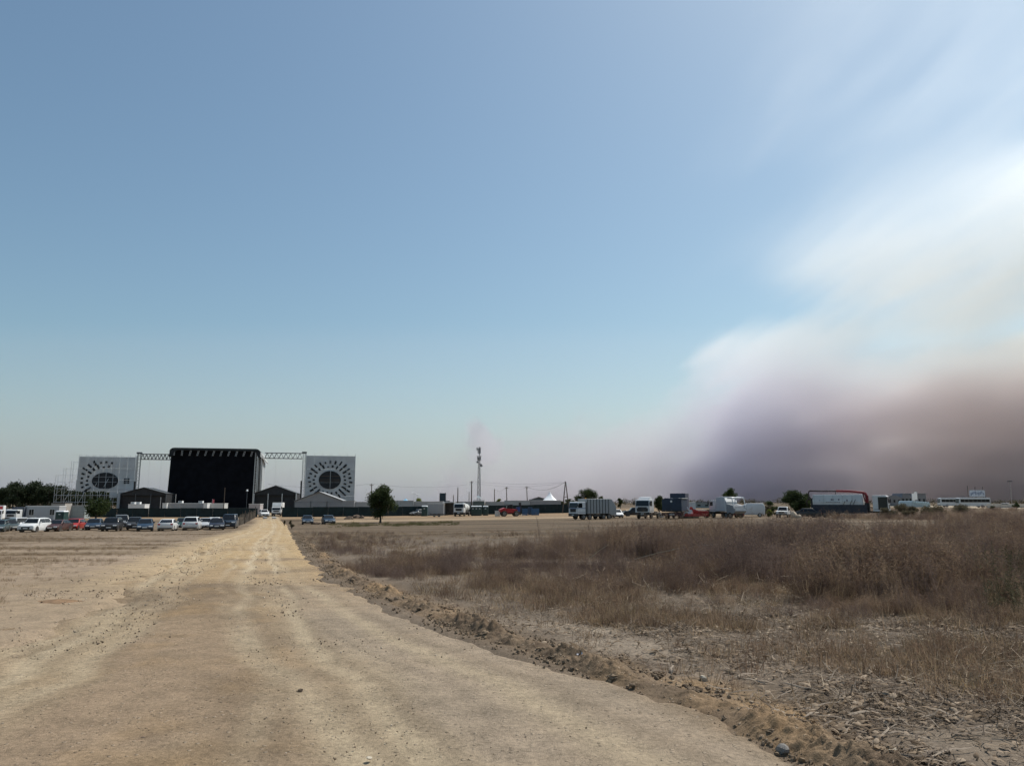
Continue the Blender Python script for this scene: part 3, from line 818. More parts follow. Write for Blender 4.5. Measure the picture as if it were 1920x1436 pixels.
# A-frame pole with lamp
c = at(1060.5, 196); hA = 1.6 + (942 - 902.5) / 1458 * 196 - c.z
pa = thing('a_frame_pole', 'wooden A shaped pole with white lamp near the refuse lorry', 'pole', c)
MB().tube((-.85, 0, -.2), (0, 0, hA), .15, 8, .11).build('leg', WOOD, pa)
MB().tube((.95, 0, -.2), (.06, .05, hA - .1), .15, 8, .11).build('leg', WOOD, pa)
MB().box(-.4, .45, -.06, .06, hA * .5, hA * .5 + .13).build('crossbar', WOOD, pa)
lam = MB().tube((0, -.1, hA - .7), (.3, -.15, hA - .75), .05, 5).build('lamp_arm', STEEL, pa)
MB().tube((.32, -.3, hA - .9), (.32, -.3, hA - .5), .22, 10, .12).build('lamp_head', ROOFPL, lam)
pG = c + Vector((0, 0, hA - .15))
def cable(label, a, b, sag, r=.022):
    n = 14; pts = []
    a = Vector(a); b = Vector(b)
    for i in range(n + 1):
        t = i / n; p = (b - a) * t; p.z -= sag * 4 * t * (1 - t); pts.append(p)
    o = MB().path(pts, r, 4).build('overhead_cable', M('cable_black', (.05, .05, .055), .6), None)
    o.location = a
    tag(o, label, 'cable', 'overhead cables')
cable('overhead cable from the stage to the leaning pole', pA + Vector((-33, 22, .4)), pA, .9)
cable('overhead cable from the leaning pole to the tallest pole', pA, pB + Vector((0, 0, -.8)), .9)
cable('upper overhead cable from the tallest pole to the A shaped pole', pB, pG, .7)
cable('second overhead cable from the tallest pole to the A shaped pole', pB + Vector((.2, .3, -.5)), pG + Vector((0, .2, -.2)), 1.0)
cable('slack overhead cable from the leaning pole by the tent to the A shaped pole', pF, pG, 1.5, .035)
cable('low overhead cable between the two poles by the shrubs', pD, pE, .8)
cable('low overhead cable between the shrubs and the peaked tent', pE, pF, .9)

# antenna mast
c = at(898, 212); hM = 1.6 + (942 - 836) / 1458 * 212 - c.z
mast = thing('antenna_mast', 'tall steel lattice antenna mast with panels and dishes', 'antenna mast', c)
MG = M('mast_steel', (.075, .08, .085), .6, 0, .2, 4)
zb_ = 3.4
for a_ in (90, 210, 330):
    u = Vector((math.cos(R(a_)), math.sin(R(a_)), 0))
    MB().tube(u * .62 + Vector((0, 0, 0)), u * .24 + Vector((0, 0, hM * .83)), .085, 6, .05).build('leg', MG, mast)
brm = MB(); n = 22
for i in range(n):
    za, zc = hM * .83 * i / n, hM * .83 * (i + 1) / n
    ra, rb = .62 - .38 * i / n, .62 - .38 * (i + 1) / n
    for k in range(3):
        u = Vector((math.cos(R(90 + 120 * k)), math.sin(R(90 + 120 * k)), 0)); w = Vector((math.cos(R(210 + 120 * k)), math.sin(R(210 + 120 * k)), 0))
        A, B = (u * ra + Vector((0, 0, za)), w * rb + Vector((0, 0, zc)))
        if i % 2: A, B = (w * ra + Vector((0, 0, za)), u * rb + Vector((0, 0, zc)))
        brm.tube(A, B, .032, 4); brm.tube(u * rb + Vector((0, 0, zc)), w * rb + Vector((0, 0, zc)), .03, 4)
brm.build('bracing', MG, mast)
MB().tube((0, 0, hM * .8), (0, 0, hM - .2), .09, 6).build('top_pipe', MG, mast)
for k, (dx, dy, z, h) in enumerate(((-.3, -.1, .925, 1.5), (.28, -.2, .93, 1.7), (0, .3, .92, 1.6), (-.62, 0, .955, .8), (.05, -.3, .90, 1.4))):
    MB().box(dx - .13, dx + .13, dy - .07, dy + .07, hM * z - h / 2, hM * z + h / 2).build('panel_antenna', M('antenna_grey', (.18, .185, .19), .5), mast)
for dx, z, h in ((-.38, .815, 1.0), (.34, .815, 1.0), (0, .80, .9)):
    MB().box(dx - .16, dx + .16, -.35, -.22, hM * z - h / 2, hM * z + h / 2).build('radio_unit', M('antenna_grey'), mast)
MB().tube((-.65, 0, hM * .845), (.65, 0, hM * .845), .05, 5).tube((-.6, 0, hM * .78), (.6, 0, hM * .78), .05, 5).build('antenna_frame', MG, mast)
for dx, z, r in ((-.45, .755, .3), (.62, .70, .34), (.5, .72, .22), (-.15, .235, .42), (.4, .22, .3), (-.3, .16, .28)):
    MB().tube((dx, -.35, hM * z), (dx + .04, -.6, hM * z), r, 12, r * .85).build('dish', ROOFPL if z < .3 else M('antenna_grey'), mast)
MB().box(-1.4, 1.6, -.9, 1.2, 3.35, 3.5).build('platform', OFFWHITE, mast)

# black speaker tower far behind
c = at(830, 240)
spk = thing('delay_tower', 'dark square delay tower behind the pale containers', 'tower', c)
hS = 1.6 + (942 - 924) / 1458 * 240 - c.z
MB().box(-.85, .85, -.5, .8, 2.8, hS - .1).build('screen_box', M('blue_black_cloth', (.03, .05, .065), .8), spk)
for x in (-.88, .88):
    for y in (-.55, .85): MB().tube((x, y, 0), (x, y, hS), .06, 5).build('leg', DARKSTEEL, spk)
MB().box(.9, 2.2, -.4, .4, 0, 3.2).build('side_box', BLACKPL, spk)

# white peaked tent and low grey roof
def peak_tent(label, px, d, py_top, half, py_eave, mat):
    c = at(px, d); zt = 1.6 + (942 - py_top) / 1458 * d - c.z; ze = 1.6 + (942 - py_eave) / 1458 * d - c.z
    t = thing('peaked_tent', label, 'tent', c)
    n = 20; prof = []
    mb = MB(); rings = 9; vs = []; fs = []
    for i in range(rings):
        k = i / (rings - 1)
        for a in range(n):
            th = 2 * math.pi * a / n
            q = max(abs(math.cos(th)), abs(math.sin(th)))
            rr_ = half * ((1 - k) / q * (1 - k) ** .3 + .012)
            vs.append((rr_ * math.cos(th), rr_ * math.sin(th), ze + (zt - ze) * k ** .75 * k ** .6))
    for i in range(rings - 1):
        for a in range(n): fs.append((i * n + a, i * n + (a + 1) % n, (i + 1) * n + (a + 1) % n, (i + 1) * n + a))
    mb.add(vs, fs).build('canopy', mat, t, smooth=True)
    for sx_ in (-1, 1):
        for sy in (-1, 1): MB().tube((sx_ * half * .97, sy * half * .97, 0), (sx_ * half * .97, sy * half * .97, ze + .1), .06, 6).build('leg', ALU, t)
    return t
peak_tent('bright white tent with a tall pointed peak', 1031, 226, 921, 3.1, 942, M('bright_tent_sheet', (.86, .87, .88), .6, 0, .04, .5))
peak_tent('small blue tent top behind the pale containers', 760.5, 232, 934, .9, 938.5, M('blue_tent_sheet', (.18, .42, .60), .6))
gable_tent('low grey roofed hall left of the white peaked tent', 993, 1026, 240, 931.5, 936.5, 950, 8, M('hall_roof', (.30, .32, .34), .7), M('hall_wall', (.10, .11, .12), .8), 0, name='low_hall', cat='hall')
for k, (px, py, lab) in enumerate(((776, 924, 'upper'), (783, 927, 'lower'))):
    c = at(px, 225); h = 1.6 + (942 - py) / 1458 * 225 - c.z
    sl = thing('shade_sail', lab + ' pale shade sail on a thin post above the yellow green tree', 'shade sail', c)
    MB().tube((0, 0, 0), (0, 0, h), .05, 5).build('post', STEEL, sl)
    MB().slab([(-.8, -.6, h + .1), (.7, -.6, h - .15), (.7, .6, h - .1), (-.8, .6, h + .2)], .03).build('sail', LGREY, sl)

# ------------------------------------------------------------------ far right: buildings, billboard, lamp mast, wall
FARG = M('far_building_grey', (.16, .165, .18), .8, 0, .1, .3)
def far_house(label, px0, px1, d, py_top, mat, roof=None, ridge=0, nwin=3):
    c = at((px0 + px1) / 2, d); w = (px1 - px0) / 1458 * d / 2; h = 1.6 + (942 - py_top) / 1458 * d - c.z
    t = thing('far_building', label, 'building', c, 0, 'far buildings in the smoke')
    MB().box(-w, w, 0, 9, 0, h - ridge).build('wall', mat, t)
    if ridge: MB().prism([(-w - .2, h - ridge + .003), (w + .2, h - ridge + .003), (w * .3, h), (-w * .6, h)], -.2, 9.2).build('roof', roof or FARG, t)
    else: MB().box(-w - .15, w + .15, -.15, 9.15, h + .003, h + .25).build('roof', roof or FARG, t)
    for i in range(nwin):
        x = -w + (i + .5) * 2 * w / nwin
        MB().box(x - w / nwin * .4, x + w / nwin * .4, -.06, -.004, h * .35, h * .6).build('window', GLASS, t)
far_house('low dark grey far building with stepped roof beyond the crane lorry', 1664, 1690, 330, 929, FARG, ridge=1.0)
far_house('dark far building with sloped roof left of the white signs', 1690, 1711, 335, 925, M('far_blue_grey', (.11, .13, .15), .8), ridge=2.2)
far_house('dark far building right of the white signs', 1720, 1737, 335, 926, FARG, nwin=2)
far_house('low grey warehouse behind the red and white barriers', 1303, 1332, 260, 942, M('ware_grey', (.28, .29, .28), .8), nwin=2)
for px, py, lab in ((1713, 925, 'shorter'), (1718, 922, 'taller')):
    c = at(px, 326); h = 1.6 + (942 - py) / 1458 * 326 - c.z
    sg = thing('totem_sign', lab + ' white totem sign among the far buildings', 'sign', c)
    MB().box(-.55, .55, -.1, .1, h * .45, h).build('sign_board', M('bright_tent_sheet'), sg)
    MB().tube((-.3, 0, 0), (-.3, 0, h * .46), .08, 5).build('leg', STEEL, sg); MB().tube((.3, 0, 0), (.3, 0, h * .46), .08, 5).build('leg', STEEL, sg)
# billboard scaffold behind the bus
c = at(1830, 285); bb = thing('billboard', 'pale blue billboard on scaffold frame behind the bus', 'billboard', c)
k_ = 285 / 1458
zt_ = lambda py: 1.6 + (942 - py) * k_ - c.z
MB().box((1819 - 1830) * k_, (1848 - 1830) * k_, -.1, .05, zt_(931), zt_(919)).build('board', M('billboard_print', (.45, .50, .58), .6, 0, .15, .8), bb)
for i in range(9):
    x = (1821 + i * 2.9 - 1830) * k_
    MB().box(x, x + .35, -.13, -.102, zt_(929 - (i * 7 % 5)), zt_(924 - (i * 5 % 4))).build('printed_mark', M('billboard_ink', (.12, .16, .26), .6), bb)
for px, py in ((1817, 911), (1831, 913), (1845.5, 913), (1849, 919)):
    x = (px - 1830) * k_
    MB().tube((x, .2, 0), (x, .2, zt_(py)), .10, 6).build('post', WOOD, bb)
for py in (933, 931):
    MB().tube(((1797 - 1830) * k_, .1, zt_(py)), ((1850 - 1830) * k_, .1, zt_(py)), .07, 5).build('rail', DARKSTEEL, bb)
for i in range(6):
    xa = (1798 + i * 9 - 1830) * k_
    MB().tube((xa, .1, 0), (xa + 1.4, .1, zt_(932)), .05, 4).build('brace', DARKSTEEL, bb)
for i in range(5):
    xa = (1848 + i * 2 - 1830) * k_
    MB().tube((xa, .6, 0), (xa + .5, .6, zt_(929 + i * 2)), .04, 4).build('brace', STEEL, bb)
c = at(1897, 300); lm = thing('lamp_mast', 'tall thin lamp mast at the right edge', 'lamp post', c)
hL = 1.6 + (942 - 903) / 1458 * 300 - c.z
MB().tube((0, 0, 0), (0, 0, hL), .12, 8, .07).build('pole', M('pale_pole', (.30, .28, .28), .6), lm)
MB().box(-.95, .85, -.2, .2, hL - .05, hL + .3).build('lamp_head', M('lamp_head_dark', (.10, .09, .09), .6), lm)
c = at(1886, 250); yw = thing('yard_wall', 'low pale wall of the sandy yard at the right edge', 'wall', c)
for i in range(7):
    MB().box(-6.2 + i * 2.2, -6.2 + i * 2.2 + 2.14, 0, .25, 0, 1.25 + .1 * math.sin(i * 2)).build('wall_block', CONCRETE, yw)
# greenhouse tarps left of the buses
c = at(1728, 275); gh = thing('polytunnel', 'glossy grey ribbed polytunnel left of the buses', 'polytunnel', c)
for i in range(8):
    x0 = -3.0 + i * .8
    pr = [(x0 + .37 * math.cos(math.pi * a / 8), .3 + (1.9 - .06 * i) * math.sin(math.pi * a / 8) ** .7) for a in range(9)]
    MB().prism([(x0 + .36, 0)] + pr + [(x0 - .36, 0)], 0, 10).build('tunnel_bay', M('tunnel_film', (.38, .46, .48), .25, 0, .1, 1), gh, smooth=False)

# rubble, barrels, odds and ends in the yard
def box_obj(name, label, cat, px, d, w, dp, h, mat, yaw=0, extra=None):
    t = thing(name, label, cat, at(px, d), yaw)
    MB().box(-w / 2, w / 2, -dp / 2, dp / 2, .06, h).build('body', mat, t, bevel=.04)
    MB().box(-w / 2 - .03, w / 2 + .03, -dp / 2 - .03, dp / 2 + .03, h + .002, h + .07).build('rim', mat if extra is None else extra, t)
    for sx_ in (-1, 1): MB().box(sx_ * w * .4 - .06, sx_ * w * .4 + .06, -dp / 2 - .02, dp / 2 + .02, 0, .058).build('skid', BLACKPL, t)
BLUEPL = M('blue_plastic', (.02, .085, .19), .5, 0, .1, 2, dirt=.3)
box_obj('liquid_tank', 'white cube shaped liquid tank left of the red loader', 'tank', 933, 173, 1.15, 1.1, 1.15, M('milky_tank', (.62, .63, .60), .5, dirt=.2), extra=STEEL)
box_obj('waste_skip', 'blue waste skip at the right end of the blue bins', 'skip', 1003.5, 178, 1.75, 1.3, 1.45, BLUEPL)
box_obj('waste_skip', 'narrow blue waste bin right beside the red loader', 'skip', 984, 178, 1.3, 1.2, 1.5, BLUEPL)
box_obj('waste_skip', 'dark blue bin behind the gap between the other blue bins', 'skip', 994, 182, 1.0, 1.0, 1.75, M('dark_blue_plastic', (.02, .05, .10), .5, dirt=.3))
box_obj('barrel_crate', 'small grey crate right of the white lorry tractor', 'crate', 1235, 134, .5, .5, .9, LGREY)
box_obj('barrel_crate', 'second small crate right of the white lorry tractor', 'crate', 1241, 134, .45, .5, .7, OFFWHITE)
def rock_mesh(name, mat, seed, n=2, flat=.65, rough=.25):
    bm = bmesh.new(); bmesh.ops.create_icosphere(bm, subdivisions=n, radius=1)
    r_ = random.Random(seed); ph = [Vector((r_.uniform(-1, 1), r_.uniform(-1, 1), r_.uniform(-1, 1))).normalized() for _ in range(9)]
    am = [r_.uniform(.4, .95) for _ in ph]
    for v in bm.verts:
        k = 1.0
        for p, a in zip(ph, am):
            dd = v.co.normalized().dot(p)
            if dd > a: k = min(k, a / dd)
        v.co *= k * (1 + r_.uniform(-rough, rough) * .3)
        v.co.z *= flat
    me = bpy.data.meshes.new(name); bm.to_mesh(me); bm.free(); me.materials.append(mat)
    return me
PALEROCK = M('pale_rubble', (.40, .33, .25), .9, 0, .25, 2, bump=.4, bscale=8)
rub = [rock_mesh('rubble', PALEROCK, i) for i in range(3)]
for i, (px, d, s, lab) in enumerate(((1170, 170, 1.2, 'largest pale rubble heap right of the refuse lorry'), (1178, 172, .8, 'small pale rubble heap beside the large one'), (1188, 171, .7, 'pale rubble heap left of the white lorry tractor'), (1489, 118, .95, 'pale sack heap beside the small white pickup'), (1495, 117, .6, 'smaller pale sack heap beside the small white pickup'))):
    o = link('rubble_heap', rub[i % 3], None, at(px, d) + Vector((0, 0, s * .25)), i * 1.3); o.scale = (s, s * .8, s * (1 if px < 1400 else 1.5))
    tag(o, lab, 'rubble')
# red and white road barriers in a heap
bh = thing('barrier_heap', 'heap of red and white plastic barriers before the dark blue lorry', 'barriers', at(1283, 127))
rr = random.Random(5)
for i in range(15):
    x = rr.uniform(-1.0, 2.0); z = rr.uniform(.75, 2.15) - abs(x - .1) * .42; a = rr.uniform(-.9, .9)
    u = Vector((math.cos(a), 0, math.sin(a))) * rr.uniform(.3, .55); w = Vector((-math.sin(a), 0, math.cos(a))) * .14
    p = Vector((x, rr.uniform(-.3, .3), z))
    MB().slab([p - u - w, p + u - w, p + u + w, p - u + w], .1).build('barrier', M('barrier_white', (.75, .75, .75), .5) if i % 3 else M('barrier_red', (.40, .04, .04), .5), bh)
MB().box(-1.1, 2.4, -.5, .5, .35, .75).build('pallet_stack', M('barrier_red'), bh)
MB().box(-1.0, 2.2, -.4, .4, 0, .347).build('pallet', WOOD, bh)
# small bollard-like posts and rubbish in front of the fence
TWIG = M('heap_twigs', (.10, .07, .05), .95, 0, .3, 3)
for i, (px, d, s, lab) in enumerate(((654, 160, .7, 'low dark brush heap right of the two blue cars'), (672, 166, .95, 'brush heap by the fence left of the round tree'), (680, 165, .6, 'small brush heap beside the fence left of the round tree'), (595, 128, .5, 'brown earth lump between the two blue cars'))):
    o = link('brush_heap', rock_mesh('brush_heap', TWIG, 40 + i, 3, .7, .6), None, at(px, d) + Vector((0, 0, s * .2)), i); o.scale = (s * 1.5, s, s)
    tag(o, lab, 'brush heap')
# cattle grid plates in the gate
gp = thing('gate_track', 'grey metal track plates laid in the gateway', 'track plates', at(507, 172), math.atan2(1, -.33) - R(90))
for k in range(5):
    for sx_ in (-.95, .95):
        MB().box(sx_ - .4, sx_ + .4, k * 2.6 - 6, k * 2.6 - 3.46, .03, .07 + .004 * k).build('plate', M('grey_track', (.26, .26, .26), .7), gp)
gb = thing('gate_barrier', 'dark bent barrier frame standing in the gateway', 'gate', at(505, 183))
for z in (.3, .8, 1.3): MB().tube((-.7, 0, z), (.9, .3, z), .04, 5).build('rail', WOOD, gb)
for x in (-.7, .1, .9): MB().tube((x, (x + .7) * .19, 0), (x + .08, (x + .7) * .19, 2.1 - abs(x) * .5), .06, 5).build('post', WOOD, gb)
sl_ = thing('street_lamp', 'slim lamp post with white head in front of the stage', 'lamp post', at(462.5, 200))
MB().tube((0, 0, 0), (0, 0, 6.0), .06, 6).build('pole', DARKSTEEL, sl_)
MB().tube((0, -.05, 5.9), (0, -.05, 6.35), .26, 10, .18).build('lamp_head', ROOFPL, sl_)
for px, h in ((343, 5.2), (301, 4.4)):
    bn = thing('banner_pole', ('grey pole before the left edge of the stage curtain' if px == 343 else 'pale pole at the right side of the left black tent'), 'pole', at(px - 14 if px == 343 else px, 210))
    MB().tube((0, 0, 0), (0, 0, h), .09, 6).build('pole', LGREY, bn)
    MB().box(-.15, .15, -.15, .15, h * .0 + .01, .3).build('base', BLACKPL, bn)
for px, py, lab in ((398, 938, 'red and white'),):
    c = at(px, 205); fl = thing('feather_flag', 'small red and white flag below the stage curtain', 'flag', c)
    MB().tube((0, 0, 0), (0, 0, 3.9), .04, 5).build('pole', STEEL, fl)
    MB().box(.03, .5, -.02, .02, 2.6, 3.8).build('cloth', M('flag_red', (.55, .12, .14), .8), fl)
for i, (px, lab) in enumerate(((249, 'left'), (259, 'right'), (338, 'third'), (376, 'fourth'))):
    o = thing('roof_unit', ('left air unit on the white container roof behind the fence', 'right air unit on the white container roof behind the fence', 'small air unit at the left end of the long grey container', 'small air unit near the right end of the long grey container')[i], 'air unit', at(px, 197.2) + Vector((0, 0, 0)))
    zz = 1.6 + (942 - (945 if i < 2 else 943)) / 1458 * 196 - o.location.z
    MB().box(-.5, .5, 0, .8, zz + .05, zz + .55).build('housing', WHITE, o); MB().box(-.35, .35, -.03, -.003, zz + .12, zz + .48).build('grille', LGREY, o)
# ------------------------------------------------------------------ vehicles: local +x is forward
_WH = {}
def wheel(parent, x, y, r, w=.22, truck=False):
    key = (round(r, 3), round(w, 3), truck)
    if key not in _WH:
        t = MB().ring((0, 0, 0), 'y', r, r * .6, w, 18).mesh('tyre', TYRE, True)
        rm = MB().tube((0, -w * .36, 0), (0, w * .36, 0), r * .61, 12)
        for i in range(5):
            a = 2 * math.pi * i / 5
            for s_ in (-1, 1): rm.tube((0, s_ * w * .37, 0), (math.cos(a) * r * .5, s_ * w * .42, math.sin(a) * r * .5), r * .07, 4)
        _WH[key] = (t, rm.mesh('rim', RIM if not truck else M('truck_rim', (.22, .22, .22), .6, .3, .2, 4, dirt=.5)))
    t, rm = _WH[key]
    o = link('wheel', t, parent, (x, y, r)); link('rim', rm, o)
    return o

CARS = {
 # length, width, height, ground clearance, profile of the lower body, cabin (x_cowl, x_roof_front, x_roof_rear, x_tail, belt z)
 'hatch': dict(L=4.15, W=1.76, H=1.48, hood=(.74, .96), cab=(1.02, .30, -1.45, -1.98, .93), wb=2.55, r=.31, tail=.95),
 'sedan': dict(L=4.65, W=1.80, H=1.45, hood=(.70, .93), cab=(1.05, .35, -1.05, -1.75, .92), wb=2.7, r=.32, tail=.98),
 'suv':   dict(L=4.45, W=1.84, H=1.66, hood=(.88, 1.06), cab=(1.05, .45, -1.75, -2.12, 1.04), wb=2.66, r=.35, tail=1.05),
 'coupe': dict(L=4.35, W=1.80, H=1.42, hood=(.72, .92), cab=(1.0, .25, -1.0, -2.05, .93), wb=2.62, r=.33, tail=1.02),
 'mpv':   dict(L=4.75, W=1.88, H=1.90, hood=(1.0, 1.15), cab=(1.55, .85, -2.15, -2.33, 1.12), wb=2.95, r=.33, tail=1.1),
}
_CM = {}
def car_meshes(kind, mname, col, glassy):
    key = (kind, mname)
    if key in _CM: return _CM[key]
    K = CARS[kind]; L, W, H = K['L'], K['W'], K['H']; h0, h1 = K['hood']; xc, xf, xr, xt, zb = K['cab']
    pm = paint(mname, col)
    fl = L / 2; g = .20
    lower = [(-fl + .08, g + .12), (-fl + .02, .52), (-fl, K['tail'] - .22), (-fl + .10, K['tail']), (xt, zb + .03), (xc, zb + .03), (xc, h1), (fl - .35, h0 + .05), (fl - .06, h0 - .12), (fl, .52), (fl - .05, g + .1), (fl - .3, g), (-fl + .35, g)]
    lower = [p for i, p in enumerate(lower) if i == 0 or (Vector(p) - Vector(lower[i - 1])).length > .02]
    out = {}
    out['body'] = (MB().prism(lower, -W / 2, W / 2).mesh('body', pm, True, .07, 2), None)
    ty = .16
    cab = MB().hexa([(xt, -W / 2 + .05, zb), (xc, -W / 2 + .05, zb), (xc, W / 2 - .05, zb), (xt, W / 2 - .05, zb),
                     (xr, -W / 2 + .05 + ty, H), (xf, -W / 2 + .05 + ty, H), (xf, W / 2 - .05 - ty, H), (xr, W / 2 - .05 - ty, H)])
    out['roof'] = (cab.mesh('roof', pm, True, .09, 3), None)
    def onside(s_, x, k):                       # point on the cabin side, k 0 belt .. 1 roof
        return (x, s_ * (W / 2 - .05 - ty * k + .012), zb + (H - zb) * k)
    for s_ in (-1, 1):
        def X_(k, fr): # front/rear limit of the glass at height k
            return (xc + (xf - xc) * k - .10) if fr else (xt + (xr - xt) * k + .16)
        xm = (xf + xr) / 2 + .12
        q1 = [onside(s_, xm - .05, .14), onside(s_, X_(.14, 1), .14), onside(s_, X_(.86, 1), .86), onside(s_, xm - .05, .86)]
        q2 = [onside(s_, X_(.14, 0), .14), onside(s_, xm + -.13, .14), onside(s_, xm - .13, .86), onside(s_, X_(.86, 0), .86)]
        out['side_window%d' % s_] = (MB().slab(q1, .012 * -s_).mesh('side_window', GLASS), None)
        out['side_window_b%d' % s_] = (MB().slab(q2, .012 * -s_).mesh('side_window', GLASS), None)
        out['mirror%d' % s_] = (MB().box(xc - .32, xc - .15, s_ * (W / 2 + .08) - .09, s_ * (W / 2 + .08) + .09, zb + .04, zb + .2).mesh('mirror', pm, False, .03), None)
    def plane(xa, xb, k): return xa + (xb - xa) * k
    def screen(xa, xb, sgn, k0, k1):
        y0 = W / 2 - .05 - ty * k0 - .1; y1 = W / 2 - .05 - ty * k1 - .12
        o_ = .02 * sgn
        return [(plane(xa, xb, k0) + o_, -y0, zb + (H - zb) * k0), (plane(xa, xb, k0) + o_, y0, zb + (H - zb) * k0), (plane(xa, xb, k1) + o_, y1, zb + (H - zb) * k1), (plane(xa, xb, k1) + o_, -y1, zb + (H - zb) * k1)]
    out['windshield'] = (MB().slab(screen(xc, xf, 1, .08, .9), .012).mesh('windshield', GLASS), None)
    out['rear_window'] = (MB().slab(screen(xt, xr, -1, .15, .88), -.012).mesh('rear_window', GLASS), None)
    for s_ in (-1, 1):
        y = s_ * (W / 2 - .28)
        out['headlight%d' % s_] = (MB().box(fl - .20, fl - .005, y - .2, y + .2, h0 - .22, h0 - .07).mesh('headlight', LAMP, False, .03), None)
        out['tail_light%d' % s_] = (MB().box(-fl + .0, -fl + .2, y - .14 + s_ * .08, y + .14 + s_ * .08, K['tail'] - .30, K['tail'] - .1).mesh('tail_light', REDLAMP, False, .03), None)
    out['grille'] = (MB().box(fl - .09, fl + .012, -W * .26, W * .26, .42, h0 - .20).mesh('grille', BLACKPL), None)
    out['bumper_skirt'] = (MB().box(fl - .12, fl + .02, -W * .42, W * .42, g + .08, .40).mesh('bumper_skirt', BLACKPL, False, .02), None)
    out['rear_skirt'] = (MB().box(-fl - .015, -fl + .15, -W * .42, W * .42, g + .12, .42).mesh('bumper_skirt', BLACKPL, False, .02), None)
    out['number_plate'] = (MB().box(fl + .014, fl + .03, -.26, .26, .45, .56).mesh('number_plate', PLATE), None)
    out['number_plate_r'] = (MB().box(-fl - .02, -fl + .0, -.26, .26, .62, .73).mesh('number_plate', PLATE), None)
    arch = MB()
    for sx_ in (-1, 1):
        for s_ in (-1, 1): arch.tube((sx_ * K['wb'] / 2, s_ * (W / 2 - .25), K['r']), (sx_ * K['wb'] / 2, s_ * (W / 2 + .004), K['r']), K['r'] * 1.16, 16)
    out['wheel_arch'] = (arch.mesh('wheel_arch', BLACKPL), None)
    _CM[key] = out
    return out

def car(label, px, d, head, kind, mname, col, group='cars parked on the left field', rack=False, cat='car'):
    """head: direction the car faces, degrees clockwise from straight away (0 = we see its rear, 180 = its front)"""
    t = thing('parked_car', label, cat, at(px, d), R(90 - head) - math.atan((px - 960) / 1458), group)
    K = CARS[kind]
    for k, (me, _) in car_meshes(kind, mname, col, 0).items():
        link(me.name.split('.')[0], me, t)
    for sx_ in (-1, 1):
        for s_ in (-1, 1): wheel(t, sx_ * K['wb'] / 2, s_ * (K['W'] / 2 - .115), K['r'])
    if rack:
        for s_ in (-1, 1): MB().tube((-1.3, s_ * .6, K['H'] + .05), (.2, s_ * .6, K['H'] + .05), .025, 5).build('roof_rail', STEEL, t)
    return t
W_, DB, BK, GY, SV, RD, BR, DG = ('white', (.72, .72, .71)), ('dark_blue', (.015, .035, .065)), ('black', (.012, .013, .016)), ('mid_grey', (.14, .15, .16)), ('silver', (.42, .44, .46)), ('red', (.33, .025, .02)), ('maroon', (.06, .025, .025)), ('dark_teal', (.03, .055, .06))
car('dark teal saloon cut off by the left picture edge', 3, 97, 190, 'sedan', *DG)
car('dark grey green hatchback second from the left edge', 20, 101, 160, 'hatch', 'slate', (.05, .065, .065))
car('white off roader behind the left of the white cars', 42, 103, 160, 'suv', *W_, rack=True)
car('white crossover in front, seen from front left corner', 70, 95, 206, 'suv', 'white_b', (.68, .69, .69), rack=True)
car('white hatchback behind the maroon saloon', 86, 108, 170, 'hatch', *W_)
car('maroon saloon between the white crossover and the red car', 113, 98, 204, 'coupe', *BR)
car('red hatchback facing the camera', 144, 104, 197, 'hatch', *RD)
car('dark blue hatchback alone right of the red car', 181, 103, 187, 'hatch', *DB)
car('black crossover beside the grey van', 214, 97, 190, 'suv', *BK)
car('grey tall van standing behind the black crossover', 231, 110, 178, 'mpv', *GY, cat='van')
car('dark grey hatchback half hidden behind a blue one', 256, 102, 180, 'suv', 'dark_grey', (.035, .037, .04))
car('dark blue hatchback in the front row, left of the white rear view car', 276, 95, 182, 'hatch', 'navy', (.018, .042, .075))
car('white hatchback seen from behind in the front row', 318, 96, 8, 'coupe', *W_)
car('dark green car with bright windscreen behind the white crossover', 346, 105, 180, 'hatch', 'bottle_green', (.015, .05, .045))
car('white crossover seen from behind, right of the white hatchback', 363, 98, 6, 'suv', 'white_c', (.62, .63, .63))
car('silver saloon facing the camera behind the black saloon', 389, 104, 190, 'sedan', *SV)
car('white car roof showing behind the silver saloon', 404, 112, 185, 'sedan', *W_)
car('black saloon at the right of the front row', 409, 99, 180, 'sedan', 'blue_black', (.012, .016, .028))
car('dark blue van at the right end of the parked cars', 433, 106, 186, 'mpv', 'night_blue', (.015, .03, .05), cat='van')
car('left of the two dark blue cars parked before the fence', 578, 129, 178, 'hatch', *DB, group='two cars before the fence')
car('right of the two dark blue cars parked before the fence', 617, 129, 172, 'hatch', 'navy', (.018, .042, .075), group='two cars before the fence')
car('white saloon parked in the gateway', 496, 178, 172, 'suv', *W_, group='vehicles in the gateway')
car('dark hatchback behind the single green toilet', 785, 184, 232, 'hatch', *GY, group='vehicles before the fence')
car('white car just behind the tail of the refuse lorry', 1156, 140, 170, 'hatch', *W_, group='vehicles on the right')
car('black off roader left of the white lorry tractor', 1189, 152, 262, 'suv', *BK, group='vehicles on the right')
car('dark car behind the pale sack heaps', 1508, 122, 265, 'sedan', 'dark_grey', (.035, .037, .04), group='vehicles on the right')
car('white round roofed car in the sandy yard at the right edge', 1888, 262, 95, 'hatch', *W_, group='vehicles on the right')

